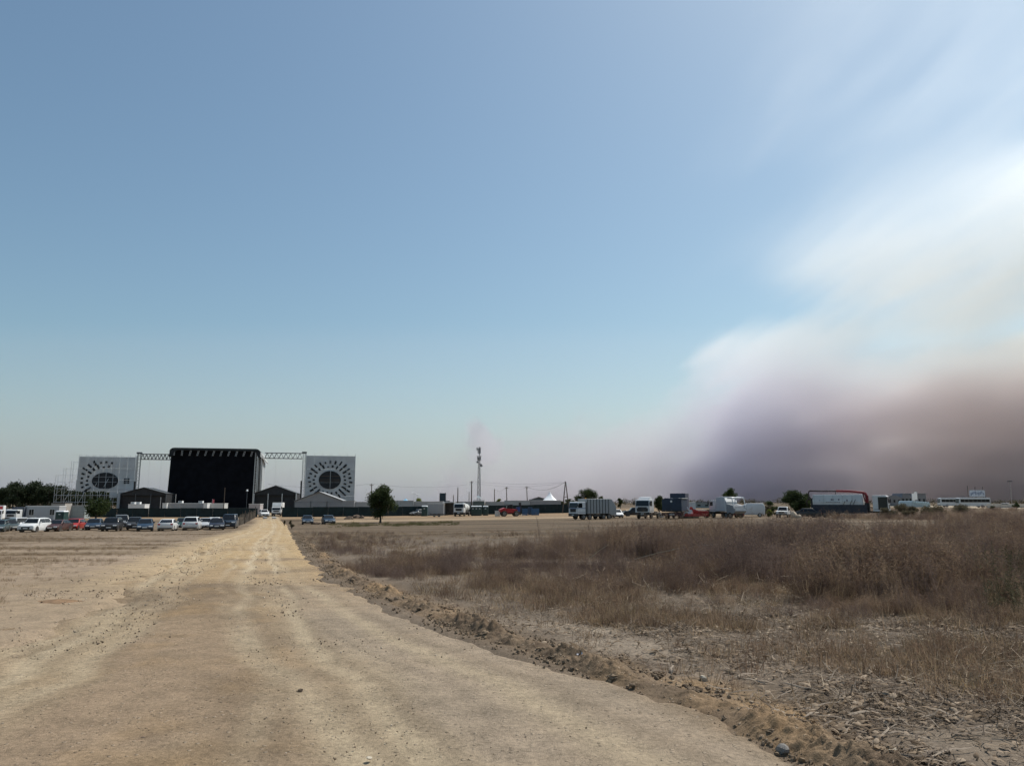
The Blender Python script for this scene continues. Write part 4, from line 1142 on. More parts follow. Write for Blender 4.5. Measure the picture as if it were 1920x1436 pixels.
# ------------------------------------------------------------------ lorries
def lorry_base(name, label, px, d, head, cat='lorry', group='vehicles on the right', z=0):
    return thing(name, label, cat, at(px, d), R(90 - head) - math.atan((px - 960) / 1458), group)
def axles(t, xs, r=.5, W=2.45, w=.3, dual=()):
    for i, x in enumerate(xs):
        for s_ in (-1, 1): wheel(t, x, s_ * (W / 2 - w * (.5 if i not in dual else .9)), r, w if i not in dual else w * 1.8, True)
def cab(t, x0, x1, W, z0, z1, mat, roofmat=None, slope=.18, stripe=None, dark_low=True):
    """forward control cab between x0 (rear) and x1 (front)"""
    hw = W / 2; zm = z0 + (z1 - z0) * .47
    MB().prism([(x0, z0), (x1, z0), (x1, zm), (x1 - slope, z1 - .12), (x1 - slope - .15, z1), (x0, z1)], -hw, hw).build('cab', mat, t, False, .06)
    MB().slab([(x1 + .012, -hw + .12, zm + .08), (x1 + .012, hw - .12, zm + .08), (x1 - slope + .03, hw - .18, z1 - .22), (x1 - slope + .03, -hw + .18, z1 - .22)], .012).build('windshield', GLASS, t)
    for s_ in (-1, 1):
        y = s_ * (hw + .004)
        q = [(x0 + (x1 - x0) * .42, y, zm + .1), (x1 - .16, y, zm + .1), (x1 - slope - .12, y, z1 - .25), (x0 + (x1 - x0) * .42, y, z1 - .25)]
        dr_ = MB().slab(q, .012 * -s_).build('side_window', GLASS, t)
        m_ = MB().box(x1 + .02, x1 + .14, s_ * (hw + .16) - .1, s_ * (hw + .16) + .1, zm + .25, zm + .75).build('mirror', BLACKPL, t)
        MB().box(x1 - .05, x1 + .045, s_ * (hw - .32) - .2, s_ * (hw - .32) + .2, z0 + .12, z0 + .32).build('headlight', LAMP, t)
        MB().box(x0 + .1, x1 - .1, s_ * hw - .03, s_ * hw + .008, z0 + .30, z0 + .34).build('door_sill', BLACKPL, t)
    MB().box(x1 - .1, x1 + .03, -hw * .62, hw * .62, z0 + .35, zm - .08).build('grille', BLACKPL, t)
    MB().box(x1 - .2, x1 + .07, -hw, hw, z0 - .38, z0 + .08).build('bumper', BLACKPL if dark_low else mat, t, False, .04)
    MB().box(x1 + .072, x1 + .085, -.26, .26, z0 - .2, z0 - .08).build('number_plate', PLATE, t)
    if stripe:
        MB().box(x1 - .09, x1 + .02, -hw - .006, hw + .006, zm - .07, zm + .03).box(x0 + .05, x1 - .12, -hw - .006, hw + .006, zm - .02, zm + .05).build('stripe', stripe, t)
def chassis(t, x0, x1, z=.95, W=.9):
    for s_ in (-1, 1): MB().box(x0, x1, s_ * W / 2 - .08, s_ * W / 2 + .08, z - .28, z).build('frame_rail', CHASSIS, t)
    MB().box(x0 * .2 + x1 * .3 - .6, x0 * .2 + x1 * .3 + .6, -1.1, -.55, z - .6, z - .05).build('fuel_tank', STEEL, t)
    MB().box(x0 + .02, x0 + .12, -1.15, 1.15, z - .45, z - .25).build('rear_bumper', CHASSIS, t)
    for s_ in (-1, 1): MB().box(x0 - .02, x0 + .018, s_ * .95 - .15, s_ * .95 + .15, z - .42, z - .3).build('tail_light', REDLAMP, t)

LW = paint('lorry_white', (.66, .67, .67), .4, .4)
BODYG = M('refuse_body_grey', (.33, .34, .34), .55, 0, .08, .8, dirt=.35)
BLUESTR = paint('blue_stripe', (.03, .12, .30))

# refuse lorry with four axles, front towards the left
t = lorry_base('refuse_lorry', 'white cab refuse lorry with ribbed grey body standing on the lane', 1111, 131, 228); t.scale = (.93, .93, .96)
chassis(t, -4.3, 4.0); axles(t, (3.2, 1.75, -1.6, -2.95), .50)
cab(t, 2.75, 4.65, 2.45, .95, 3.05, LW, stripe=BLUESTR)
b_ = MB().box(-3.0, 2.45, -1.22, 1.22, 1.0, 3.55).build('body', BODYG, t, False, .05)
for i in range(8):
    x = 2.3 - i * .72
    for s_ in (-1, 1): MB().box(x - .05, x + .05, s_ * 1.265 - .04, s_ * 1.265 + .04, 1.05, 3.5).build('rib', M('dark_rib', (.09, .09, .09), .6), b_)
MB().prism([(-3.02, 1.0), (-3.02, 3.6), (-3.7, 3.45), (-4.75, 2.2), (-4.75, .75), (-3.6, .65)], -1.2, 1.2).build('tailgate_hopper', BODYG, t, False, .05)
MB().box(2.46, 2.72, -1.1, 1.1, 1.0, 2.9).build('bulkhead', CHASSIS, t)
for s_ in (-1, 1): MB().box(-1.0, .9, s_ * 1.15 - .04, s_ * 1.15 + .04, .5, .95).build('side_guard', CHASSIS, t)
MB().tube((1.5, -.2, 3.56), (1.5, -.2, 3.72), .12, 8).build('beacon', M('beacon_amber', (.8, .35, .03), .3), t)

# tanker truck before the fence
t = lorry_base('tanker_truck', 'small white tanker truck facing the camera before the fence', 867, 178, 196, group='vehicles before the fence')
chassis(t, -3.2, 2.6); axles(t, (2.0, -1.7), .46)
cab(t, 1.35, 3.0, 2.3, .85, 2.9, LW)
MB().tube((-3.1, 0, 1.85), (1.0, 0, 1.85), .95, 16).build('tank', OFFWHITE, t, False)
for x in (-2.6, -1.1, .5): MB().ring((x, 0, 1.85), 'x', .99, .93, .1, 16).build('tank_band', CHASSIS, t)
MB().tube((-3.0, 1.1, .9), (.9, 1.1, .95), .12, 6).build('suction_hose', BLACKPL, t)
MB().tube((-1.0, 0, 2.8), (-1.0, 0, 3.1), .25, 10).build('hatch', STEEL, t)

# box truck in the gateway
t = lorry_base('box_truck', 'white box truck coming through the gate', 521.5, 184, 187, group='vehicles in the gateway')
chassis(t, -3.0, 2.4, .85); axles(t, (1.9, -1.7), .42, 2.1)
cab(t, 1.2, 2.9, 2.05, .7, 2.15, LW)
MB().box(-3.2, 1.0, -1.12, 1.12, .95, 3.15).build('box_body', WHITE, t, False, .03)
MB().prism([(1.02, 2.3), (2.3, 2.3), (1.9, 3.1), (1.02, 3.1)], -1.0, 1.0).build('wind_deflector', WHITE, t)

# lorries cut by the left edge and behind the cars
t = lorry_base('box_truck', 'red and white lorry cut off by the left edge', -6, 142, 185, group='lorries on the far left')
chassis(t, -3.5, 2.5); axles(t, (1.9, -2.0), .46); cab(t, 1.3, 3.0, 2.4, .85, 2.6, LW)
MB().box(-3.6, 1.1, -1.22, 1.22, 1.0, 3.3).build('box_body', WHITE, t, False, .03)
MB().box(1.102, 1.12, -1.1, 1.1, 2.62, 3.2).build('red_band', M('lorry_red_panel', (.50, .05, .05), .5, dirt=.2), t)
container('dirty white site box left of the white lorry cab', 12, 31, 150, 954, 974, 3, OFFWHITE, R(3), 'site_box', doors=((.3, LGREY), (.75, WHITE)))
t = lorry_base('box_truck', 'small white lorry cab with a dark box beside the grey office cabin', 41, 150, 215, group='lorries on the far left')
chassis(t, -3.5, 2.2, .9); axles(t, (1.7, -2.0), .44, 2.2); cab(t, 1.1, 2.8, 2.2, .8, 2.45, LW)
MB().box(-3.4, .9, -1.15, 1.15, .95, 2.9).build('box_body', M('dark_curtain_side', (.05, .06, .08), .6), t, False, .03)

# red telehandler
t = lorry_base('telehandler', 'red loader with dark cab standing before the fence', 955.5, 171, 258, 'loader', group='vehicles before the fence')
REDM = paint('loader_red', (.38, .02, .025), .4, .35)
axles(t, (1.35, -1.35), .62, 2.2, .42)
MB().prism([(-2.0, .75), (1.2, .7), (2.15, .95), (2.2, 1.35), (1.6, 1.7), (.5, 1.75), (-2.0, 1.45)], -.75, .75).build('hull', REDM, t, False, .08)
MB().prism([(1.0, 1.2), (2.2, 1.0), (2.3, 1.5), (1.2, 1.9)], -1.0, 1.0).build('bonnet', REDM, t, False, .08)
cb_ = MB().prism([(-.55, 1.3), (.75, 1.3), (.6, 2.45), (-.45, 2.5)], -.62, .62).build('cab', GLASS, t, False, .04)
MB().box(-.6, .8, -.68, .68, 2.5, 2.58).build('cab_roof', BLACKPL, t)
for x in (-.55, .72):
    for s_ in (-1, 1): MB().tube((x, s_ * .64, 1.3), (x * .9, s_ * .62, 2.5), .05, 5).build('cab_pillar', BLACKPL, t)
MB().box(-2.5, -1.2, -.35, .35, 1.0, 1.4).build('boom', CHASSIS, t); MB().box(-2.55, -2.1, -.3, .3, .3, 3.0).build('mast', CHASSIS, t)
for s_ in (-.4, .4): MB().box(-3.5, -2.55, s_ - .07, s_ + .07, .3, .38).build('fork', STEEL, t)
MB().box(-2.2, -1.6, -.8, .8, 1.0, 2.0).build('counterweight', M('loader_blue', (.02, .06, .22), .5), t)

# low flat trailer beside the tall container
t = lorry_base('flat_trailer', 'low dark flat trailer in front of the tall grey container', 819, 172, 90, 'trailer', group='vehicles before the fence')
MB().box(-1.5, 1.5, -.8, .8, .55, .72).build('deck', CHASSIS, t); axles(t, (-.5, .5), .3, 1.8, .2)
MB().box(-1.5, -1.42, -.8, .8, .72, 1.0).build('headboard', WOOD, t); MB().tube((1.5, 0, .6), (2.2, 0, .5), .05, 5).build('drawbar', CHASSIS, t)

# white lorry tractor seen from the front
t = lorry_base('lorry_tractor', 'white lorry tractor with dark side windows facing the camera', 1215, 129, 200)
chassis(t, -3.0, 2.2); axles(t, (1.6, -1.7), .5)
cab(t, .6, 2.75, 2.45, 1.0, 3.15, LW)
MB().prism([(.6, 3.17), (1.9, 3.17), (1.6, 3.5), (.6, 3.55)], -.95, .95).build('roof_spoiler', LW, t)
MB().box(2.76, 2.80, -.95, .95, 1.2, 1.75).build('front_panel', BLACKPL, t)
MB().box(-2.0, -.6, -.9, .9, 1.0, 1.2).build('fifth_wheel', CHASSIS, t)
MB().box(.2, .55, -1.1, -.6, 1.0, 3.0).build('exhaust_stack', CHASSIS, t)

# dark blue curtain lorry seen from behind, tall box in front of it
t = lorry_base('curtain_lorry', 'dark blue covered lorry seen from behind with white round mark', 1268, 126, 12)
NAVY = M('navy_tarpaulin', (.012, .028, .055), .6, 0, .2, 1.0, dirt=.15)
chassis(t, -3.4, 3.0, 1.05); axles(t, (2.6, -1.3, -2.6), .5)
MB().box(-3.6, 2.2, -1.62, 1.62, 1.12, 1.3).build('load_bed', CHASSIS, t)
MB().prism([(-1.55, 1.303), (1.55, 1.303), (1.55, 3.05), (1.0, 3.28), (-.1, 3.2), (-1.1, 3.3), (-1.55, 3.1)], -3.5, 1.0, 'x').build('tarpaulin', NAVY, t, False, .05)
MB().box(-3.6, 1.1, -1.66, -1.3, 3.2, 3.28).build('tarpaulin_rail', OFFWHITE, t)
MB().box(1.1, 4.0, -1.25, 1.25, 1.3, 4.05).build('front_box', M('slate_box', (.045, .05, .075), .6), t, False, .03)
MB().tube((-3.56, .05, 2.75), (-3.52, .05, 2.75), .17, 14).build('round_mark', WHITE, t)
MB().box(-3.75, -3.55, -1.6, 1.6, .45, 1.0).build('rear_beam', M('dark_red_beam', (.06, .02, .02), .6), t)
for z in (.62, .78): MB().box(-3.77, -3.752, -.45, .35, z, z + .05).build('reflector_strip', PLATE, t)

# red plough blade machine right of it
t = lorry_base('red_plough', 'low red loading ramp with white edge right of the barriers', 1313, 128, 90, 'ramp')
MB().prism([(-1.25, .3), (1.2, .3), (1.3, 1.15), (-1.3, 1.25)], -.9, .3).build('ramp_body', REDM, t, False, .05)
MB().box(-1.3, .9, -.95, -.6, 1.26, 1.36).build('ramp_edge', WHITE, t)
for x in (-.8, .8): wheel(t, x, -.5, .32, .2, True); wheel(t, x, .5, .32, .2, True)
MB().box(-.6, .6, .31, .36, .5, .8).build('sign_plate', LGREY, t)

# white refuse lorry from behind
t = lorry_base('skip_loader', 'white rear loading lorry with lift arms left of the white van', 1361, 126, 322); t.scale = (.92, .92, .98)
chassis(t, -3.4, 2.6); axles(t, (2.2, -1.4, -2.5), .5)
cab(t, 1.4, 3.2, 2.4, 1.0, 2.9, LW)
MB().prism([(-1.6, 1.1), (1.25, 1.1), (1.25, 3.35), (-.9, 3.45), (-1.6, 2.6)], -1.2, 1.2).build('body', M('loader_grey_white', (.52, .54, .56), .5, 0, .06, 1, dirt=.3), t, False, .06)
MB().prism([(-1.62, .75), (-1.62, 2.3), (-3.6, 2.0), (-3.9, 1.1), (-3.4, .75)], -1.2, 1.2).build('hopper', M('hopper_grey', (.30, .31, .32), .6, dirt=.4), t, False, .05)
for s_ in (-1, 1):
    MB().path([(-1.4, s_ * 1.25, 1.0), (-1.2, s_ * 1.25, 3.4), (-3.2, s_ * 1.25, 3.3), (-3.7, s_ * 1.25, 1.6)], .09, 6).build('lift_arm', LW, t)
for x, z in ((-1.9, 3.32), (-2.6, 3.3), (-3.2, 3.25)): MB().tube((x, -1.3, z), (x, 1.3, z), .07, 6).build('cross_tube', LW, t)
for k in range(4): MB().box(-3.3 + k * .45, -3.05 + k * .45, -1.0, 1.0, 3.2 - k * .03, 3.3).build('roof_plank', LW, t)
MB().box(-3.95, -3.85, -1.1, 1.1, 1.2, 1.5).build('rear_panel', WHITE, t)

# panel van
t = lorry_base('panel_van', 'white high roofed panel van right of the rear loading lorry', 1407, 133, 268, 'van')
MB().prism([(-2.25, .35), (2.2, .35), (2.3, .9), (1.75, 1.15), (1.15, 2.05), (.6, 2.3), (-2.05, 2.3), (-2.3, 1.6)], -.95, .95).build('body', LW, t, True, .12, 3)
for s_ in (-1, 1):
    MB().slab([(.75, s_ * .958, 1.25), (1.5, s_ * .958, 1.25), (1.1, s_ * .958, 1.85), (.75, s_ * .958, 1.9)], .01 * -s_).build('side_window', GLASS, t)
    for x in (1.45, -1.4):
        wheel(t, x, s_ * .86, .34, .22)
    MB().box(2.05, 2.29, s_ * .65 - .15, s_ * .65 + .15, .75, .95).build('headlight', LAMP, t)
MB().slab([(1.74, -.75, 1.22), (1.74, .75, 1.22), (1.22, .7, 2.0), (1.22, -.7, 2.0)], .02).build('windshield', GLASS, t)
MB().box(2.2, 2.36, -.9, .9, .35, .6).build('bumper', BLACKPL, t, False, .03)
for z in (1.1,): MB().box(-2.1, .6, -.985, -.953, z, z + .06).build('side_moulding', BLACKPL, t)

# small pickup
t = lorry_base('pickup', 'small white pickup facing the camera left of the big dark tree', 1468, 124, 188, 'pickup')
MB().prism([(-2.2, .45), (2.1, .45), (2.15, 1.0), (.95, 1.1), (.95, 1.05), (-2.2, 1.05)], -.85, .85).build('body', LW, t, False, .05)
MB().hexa([(-.7, -.82, 1.05), (.98, -.82, 1.05), (.98, .82, 1.05), (-.7, .82, 1.05), (-.5, -.68, 1.72), (.45, -.68, 1.72), (.45, .68, 1.72), (-.5, .68, 1.72)]).build('cabin', LW, t, True, .08)
MB().slab([(.97, -.68, 1.1), (.97, .68, 1.1), (.5, .58, 1.64), (.5, -.58, 1.64)], .012).build('windshield', GLASS, t)
for s_ in (-1, 1):
    MB().slab([(-.55, s_ * .815, 1.12), (.75, s_ * .815, 1.12), (.38, s_ * .71, 1.62), (-.42, s_ * .71, 1.62)], .012 * -s_).build('side_window', GLASS, t)
    for x in (1.4, -1.3): wheel(t, x, s_ * .78, .36, .22)
    MB().box(2.08, 2.17, s_ * .6 - .14, s_ * .6 + .14, .78, .95).build('headlight', LAMP, t)
MB().box(2.1, 2.18, -.42, .42, .72, .95).build('grille', BLACKPL, t); MB().box(2.1, 2.25, -.85, .85, .42, .62).build('bumper', BLACKPL, t)
for s_ in (-1, 1): MB().tube((.6, s_ * .9, 1.2), (.6, s_ * 1.05, 1.3), .03, 5).box(.53, .67, s_ * 1.05 - .08, s_ * 1.05 + .08, 1.2, 1.4).build('mirror', BLACKPL, t)

# crane lorry: silver tipper body, red folded crane, dark windowed cab to the right
t = lorry_base('crane_lorry', 'long lorry with silver tank body and red crane arm folded above', 1585, 121, 98)
chassis(t, -5.0, 5.4, 1.0); axles(t, (4.9, -1.6, -2.9, -4.1), .52)
cab(t, 4.0, 6.15, 2.5, .95, 3.35, LW, dark_low=True)
MB().box(4.75, 6.05, -1.268, -1.256, 1.2, 3.1).build('cab_window_film', M('dark_cab_glass', (.012, .016, .02), .25), t)
SILV = M('silver_tank_paint', (.55, .57, .58), .4, .2, .08, .8, dirt=.35)
hb = MB().prism([(-1.25, 1.35), (1.25, 1.35), (1.3, 2.4), (1.2, 3.5), (-1.2, 3.5), (-1.3, 2.4)], -4.6, 2.6, 'x').build('tank_body', SILV, t, False, .06)
for i in range(6): MB().box(-4.4 + i * 1.38, -4.3 + i * 1.38, -1.33, -1.29, 1.5, 3.3).build('body_rib', STEEL, hb)
INK = M('dark_lettering', (.05, .05, .09), .6)
for i in range(7): MB().box(-2.6 + i * .3, -2.4 + i * .3, -1.325, -1.305, 2.28, 2.36).build('lettering', INK, hb)
for x, z, w, h in ((-1.9, 2.62, .42, .2), (-.85, 2.62, .2, .2), (.35, 2.45, .16, .3), (-3.6, 2.55, .12, .1)): MB().box(x, x + w, -1.31, -1.29, z, z + h).build('printed_mark', INK, hb)
for x, z in ((.8, 1.9), (1.3, 2.0), (-.2, 1.75)): MB().tube((x, -1.34, z), (x + .35, -1.34, z + .75), .035, 5).build('hose', BLACKPL, hb)
for s_ in (-1, 1): MB().box(-4.6, 3.2, s_ * 1.32 - .05, s_ * 1.32 + .05, .62, 1.95).build('shade_skirt', M('dark_shade_skirt', (.02, .025, .04), .6, dirt=.4), t)  # dark skirt raised to paint the shadow on the tank's lower half
MB().box(-4.9, -4.62, -1.2, 1.2, 1.0, 2.9).build('rear_frame', CHASSIS, t)
CRR = paint('crane_red', (.22, .02, .025), .4, .25)
DKR = M('crane_dark', (.05, .025, .03), .6)
MB().box(2.75, 3.45, -.45, .45, 1.0, 2.2).build('crane_base', CHASSIS, t)
MB().tube((3.1, 0, 2.0), (3.1, 0, 3.35), .24, 8).build('crane_column', CRR, t)
MB().path([(3.1, -.15, 3.3), (2.85, -.15, 3.75), (1.0, -.15, 3.98), (-1.2, -.15, 4.06)], .20, 8).build('crane_arm', CRR, t)
MB().path([(-1.2, -.15, 4.05), (-3.2, -.15, 4.05), (-5.2, -.15, 4.10)], .14, 8).build('crane_jib', DKR, t)
MB().tube((-1.3, -.15, 3.95), (-1.35, -.15, 3.52), .06, 6).build('jib_cylinder', DKR, t)
MB().tube((2.85, -.15, 2.4), (2.6, -.15, 3.7), .10, 6).build('lift_cylinder', CRR, t)
MB().path([(-5.2, -.15, 4.1), (-5.35, -.15, 3.8), (-5.3, -.15, 2.9)], .1, 6).build('grapple_link', DKR, t)
for s_ in (-1, 1): MB().path([(-5.3, -.15, 2.9), (-5.3 + s_ * .4, -.15, 2.5), (-5.3 + s_ * .25, -.15, 1.6)], .12, 6, .05).build('grapple_claw', DKR, t)

# buses far on the right
def bus(label, px, d, head, L):
    t = lorry_base('bus', label, px, d, head, 'bus', 'buses on the far right')
    W = 2.5
    MB().prism([(-L / 2, .45), (L / 2, .45), (L / 2 + .05, 1.4), (L / 2 - .1, 3.0), (L / 2 - .35, 3.2), (-L / 2 + .1, 3.2), (-L / 2, 2.9)], -W / 2, W / 2).build('body', M('bus_white', (.50, .51, .53), .4, 0, .05, .8, dirt=.2), t, False, .1)
    n = int(L / 1.5)
    for s_ in (-1, 1):
        for i in range(n):
            x = -L / 2 + .3 + i * (L - .7) / n
            MB().box(x, x + (L - .7) / n - .06, s_ * (W / 2 + .01) - .012, s_ * (W / 2 + .01) + .012, 1.75, 2.75).build('side_window', GLASS, t)
        for x in (L / 2 - 2.3, -L / 2 + 2.8): wheel(t, x, s_ * (W / 2 - .14), .48, .28, True)
    MB().slab([(L / 2 + .055, -1.1, 1.5), (L / 2 + .055, 1.1, 1.5), (L / 2 - .07, 1.05, 2.95), (L / 2 - .07, -1.05, 2.95)], .02).build('windshield', GLASS, t)
    MB().box(-L / 2 + .3, L / 2 - .5, -W / 2 + .1, W / 2 - .1, 3.205, 3.32).build('roof_hatch', WHITE, t)
    MB().box(L / 2 - .02, L / 2 + .12, -1.2, 1.2, .4, .7).build('bumper', BLACKPL, t)
bus('white bus in front with long dark window band at the far right', 1824, 262, 240, 10.5)
bus('white bus half hidden behind the front bus and the bushes', 1784, 285, 245, 9.0)
# ------------------------------------------------------------------ trees and shrubs
def leaf_material(name, a, b, trans=.35):
    m, nt, bs = new_mat(name)
    tc = nt.nodes.new('ShaderNodeTexCoord')
    n = noise_node(nt, tc.outputs['Object'], 2.2, 4, .7)
    n2 = noise_node(nt, tc.outputs['Object'], 14, 2, .6)
    k = (X(nt, n.outputs[0]) * .6 + X(nt, n2.outputs[0]) * .4).ss(.36, .64)
    c = mixc(nt, k, a, b)
    nt.links.new(c, bs.inputs['Base Color']); bs.inputs['Roughness'].default_value = .75; bs.inputs['Specular IOR Level'].default_value = .2
    tr = nt.nodes.new('ShaderNodeBsdfTranslucent'); nt.links.new(c, tr.inputs[0])
    mx = nt.nodes.new('ShaderNodeMixShader'); mx.inputs[0].default_value = trans
    nt.links.new(bs.outputs[0], mx.inputs[1]); nt.links.new(tr.outputs[0], mx.inputs[2])
    nt.links.new(mx.outputs[0], nt.nodes['Material Output'].inputs[0])
    return m
LEAF_DARK = leaf_material('dark_evergreen_leaf', (.024, .038, .015), (.075, .095, .036))
LEAF_MID = leaf_material('mid_green_leaf', (.025, .042, .014), (.070, .090, .030))
LEAF_PINE = leaf_material('pine_needles', (.014, .024, .011), (.034, .046, .020), .2)
LEAF_YEL = leaf_material('yellow_green_leaf', (.10, .125, .025), (.24, .26, .06))
LEAF_OLIVE = leaf_material('dusty_olive_leaf', (.075, .066, .040), (.145, .120, .075))
BARK = M('bark', (.055, .042, .032), .9, 0, .3, 4, stretch=(1, 1, .3), bump=.4, bscale=12)

def leaf_cloud(name, blobs, n, size, mat, seed, parent=None):
    """leaf sized quads spread through ellipsoid clumps: blobs = (cx, cy, cz, rx, ry, rz)"""
    r_ = np.random.RandomState(seed)
    vol = np.array([b[3] * b[4] * b[5] for b in blobs]) ** .75; vol = vol / vol.sum()
    idx = r_.choice(len(blobs), n, p=vol)
    B = np.array(blobs)[idx]
    d = r_.normal(size=(n, 3)); d /= np.linalg.norm(d, axis=1)[:, None]
    rad = r_.rand(n) ** .42 * (1 + .20 * r_.normal(size=n))
    c = B[:, :3] + d * rad[:, None] * B[:, 3:]
    s = size * r_.uniform(.5, 1.35, n)
    a = r_.normal(size=(n, 3)) + d * .6; a /= np.linalg.norm(a, axis=1)[:, None]
    b = np.cross(a, r_.normal(size=(n, 3))); b /= np.linalg.norm(b, axis=1)[:, None]
    a = a * s[:, None]; b = b * (s * .55)[:, None]
    v = np.stack([c - a, c + b * .9, c + a, c - b * .9], 1).reshape(-1, 3)
    me = bpy.data.meshes.new(name)
    me.vertices.add(len(v)); me.vertices.foreach_set('co', v.astype(np.float32).ravel())
    me.loops.add(4 * n); me.loops.foreach_set('vertex_index', np.arange(4 * n, dtype=np.int32))
    me.polygons.add(n); me.polygons.foreach_set('loop_start', np.arange(0, 4 * n, 4, dtype=np.int32))
    me.update(); me.validate(); me.materials.append(mat)
    return me

def make_tree(name, label, px, d, w, h, trunk_h, mat, n=5000, leaf=.16, seed=1, nb=14, cat='tree', group=None, lean=0, shape=None):
    t = thing(name, label, cat, at(px, d), 0, group)
    r_ = random.Random(seed); blobs = []
    for i in range(nb):
        a = r_.uniform(0, 2 * math.pi); k = r_.uniform(.1, 1) ** .6
        zz = r_.uniform(0, 1)
        env = shape(zz) if shape else math.sin(math.pi * (.12 + .80 * zz)) ** .7
        rx = w / 2 * env * k * .80
        s = w * r_.uniform(.11, .24)
        blobs.append((math.cos(a) * rx + lean * zz, math.sin(a) * rx, trunk_h + (h - trunk_h) * (.10 + .80 * zz), s, s, s * .8))
    blobs.append((0, 0, (trunk_h + h) / 2, w * .24, w * .26, (h - trunk_h) * .36))
    link('crown', leaf_cloud('crown', blobs, n, leaf, mat, seed), t)
    tb = MB(); tr = max(.06, w * .035)
    top = Vector((lean * .4, 0, trunk_h + (h - trunk_h) * .45))
    tb.path([Vector((0, 0, -.1)), Vector((.03, 0, trunk_h * .6)), top], tr * 1.3, 7, tr * .5)
    trunk = tb.build('trunk', BARK, t)
    for i in range(5):
        b = blobs[i * 2 % len(blobs)]
        s0 = Vector((0.02, 0, trunk_h * r_.uniform(.75, 1.15)))
        MB().path([s0, s0.lerp(Vector(b[:3]), .5) + Vector((0, 0, .1)), Vector(b[:3])], tr * .55, 5, tr * .15).build('limb', BARK, trunk)
    return t
make_tree('round_tree', 'dark round crowned tree standing alone before the fence', 714, 133, 5.1, 6.4, .9, LEAF_DARK, 13000, .14, 3, 26, lean=.25,
          shape=lambda z: .95 - .55 * max(0, z - .35) - .25 * max(0, .25 - z))
make_tree('bushy_tree', 'bushy green tree before the left scaffold wall', 182, 158, 5.2, 4.6, 1.0, LEAF_MID, 6500, .15, 8, 16)
make_tree('round_tree', 'wide dark tree rising above the refuse lorry', 1099, 185, 5.5, 5.6, 1.6, LEAF_DARK, 6500, .15, 11, 18)
make_tree('round_tree', 'small dark dome tree right of the refuse lorry body', 1128, 235, 2.6, 4.7, .9, LEAF_DARK, 2500, .15, 12, 8)
make_tree('round_tree', 'dark tree right of the white lorry tractor', 1235, 165, 2.7, 3.9, .5, LEAF_DARK, 3600, .14, 13, 10)
make_tree('round_tree', 'green tree top behind the rear loading lorry', 1367, 150, 3.9, 5.1, 1.2, LEAF_MID, 4500, .14, 14, 13)
make_tree('round_tree', 'large dark tree left of the crane lorry', 1490, 127, 4.3, 4.35, .8, LEAF_DARK, 7500, .13, 15, 18)
make_tree('round_tree', 'dark narrow tree touching the tail of the crane lorry', 1514, 129, 1.9, 3.9, .6, LEAF_DARK, 2800, .13, 16, 9)
make_tree('round_tree', 'low dark tree left of the white lorry tractor far behind', 1163, 240, 2.2, 3.6, .6, LEAF_DARK, 1600, .16, 17, 7)
make_tree('bushy_shrub', 'yellow green tree behind the pale containers', 785, 208, 2.9, 3.9, 1.2, LEAF_YEL, 2200, .15, 21, 9)
make_tree('bushy_shrub', 'left yellow green shrub under the wooden pole', 935, 222, 2.0, 3.9, .5, LEAF_YEL, 1600, .15, 22, 7)
make_tree('bushy_shrub', 'right yellow green shrub between the wooden poles', 947.5, 222, 1.4, 3.6, .5, LEAF_OLIVE, 1200, .15, 23, 6)
for i, (px, d, w, h, lab) in enumerate(((1065, 220, 3.2, 3.2, 'dark hedge bush left of the A shaped pole'), (1074, 215, 2.6, 3.2, 'dark hedge bush right of the A shaped pole'), (1052, 228, 2.0, 2.8, 'low hedge bush right of the white peaked tent'),
      (661, 260, 2.2, 2.7, 'low far bush behind the grey container'), (905, 222, 1.8, 3.3, 'small bush beside the antenna mast'), (965, 260, 3.0, 3.1, 'low dark bush behind the pale container'))):
    make_tree('hedge_bush', lab, px, d, w, h, .2, LEAF_DARK, 1400, .17, 30 + i, 7, cat='bush')
for i, (px, d, w, h, mt, lab) in enumerate(((1430, 140, 2.6, 2.2, LEAF_OLIVE, 'dusty bush right of the white van'), (1446, 141, 2.4, 2.5, LEAF_MID, 'green bush left of the small white pickup'), (1440, 128, 1.2, 1.3, LEAF_YEL, 'yellowish low bush left of the small white pickup'),
      (1325, 132, 2.0, 1.5, LEAF_OLIVE, 'low olive bush before the grey warehouse'), (1665, 108, 2.6, 1.3, LEAF_OLIVE, 'dusty bush right of the crane lorry cab'), (1690, 140, 3.6, 2.1, LEAF_OLIVE, 'yellowish bush below the far buildings'),
      (1710, 138, 2.2, 1.8, LEAF_OLIVE, 'dark bush left of the polytunnel'), (1735, 118, 3.4, 1.3, LEAF_OLIVE, 'wide olive bush before the polytunnel'), (1700, 104, 2.2, 1.1, LEAF_OLIVE, 'low olive bush in the weeds'), (1795, 150, 5.0, 1.5, LEAF_OLIVE, 'long olive bush below the buses'), (1760, 135, 3.8, 1.6, LEAF_OLIVE, 'olive bush left of the buses'),
      (1860, 200, 1.2, 1.2, LEAF_DARK, 'dark little bush before the yard wall'), (1905, 235, 2.4, 1.8, LEAF_DARK, 'dark bush at the right picture edge'))):
    make_tree('dusty_bush', lab, px, d, w, h, .1, mt, 2200, .11, 50 + i, 9, cat='bush')
# small round shrubs by the road near the gate
for i, (px, d, w, h, lab) in enumerate(((535, 118, .55, .8, 'left round dark shrub at the right road edge'), (546.5, 118, .6, .85, 'right round dark shrub at the right road edge'), (549, 98, .8, .75, 'low dark shrub further down the right road edge'))):
    make_tree('road_shrub', lab, px, d, w, h, .1, LEAF_OLIVE, 700, .06, 80 + i, 6, cat='shrub')

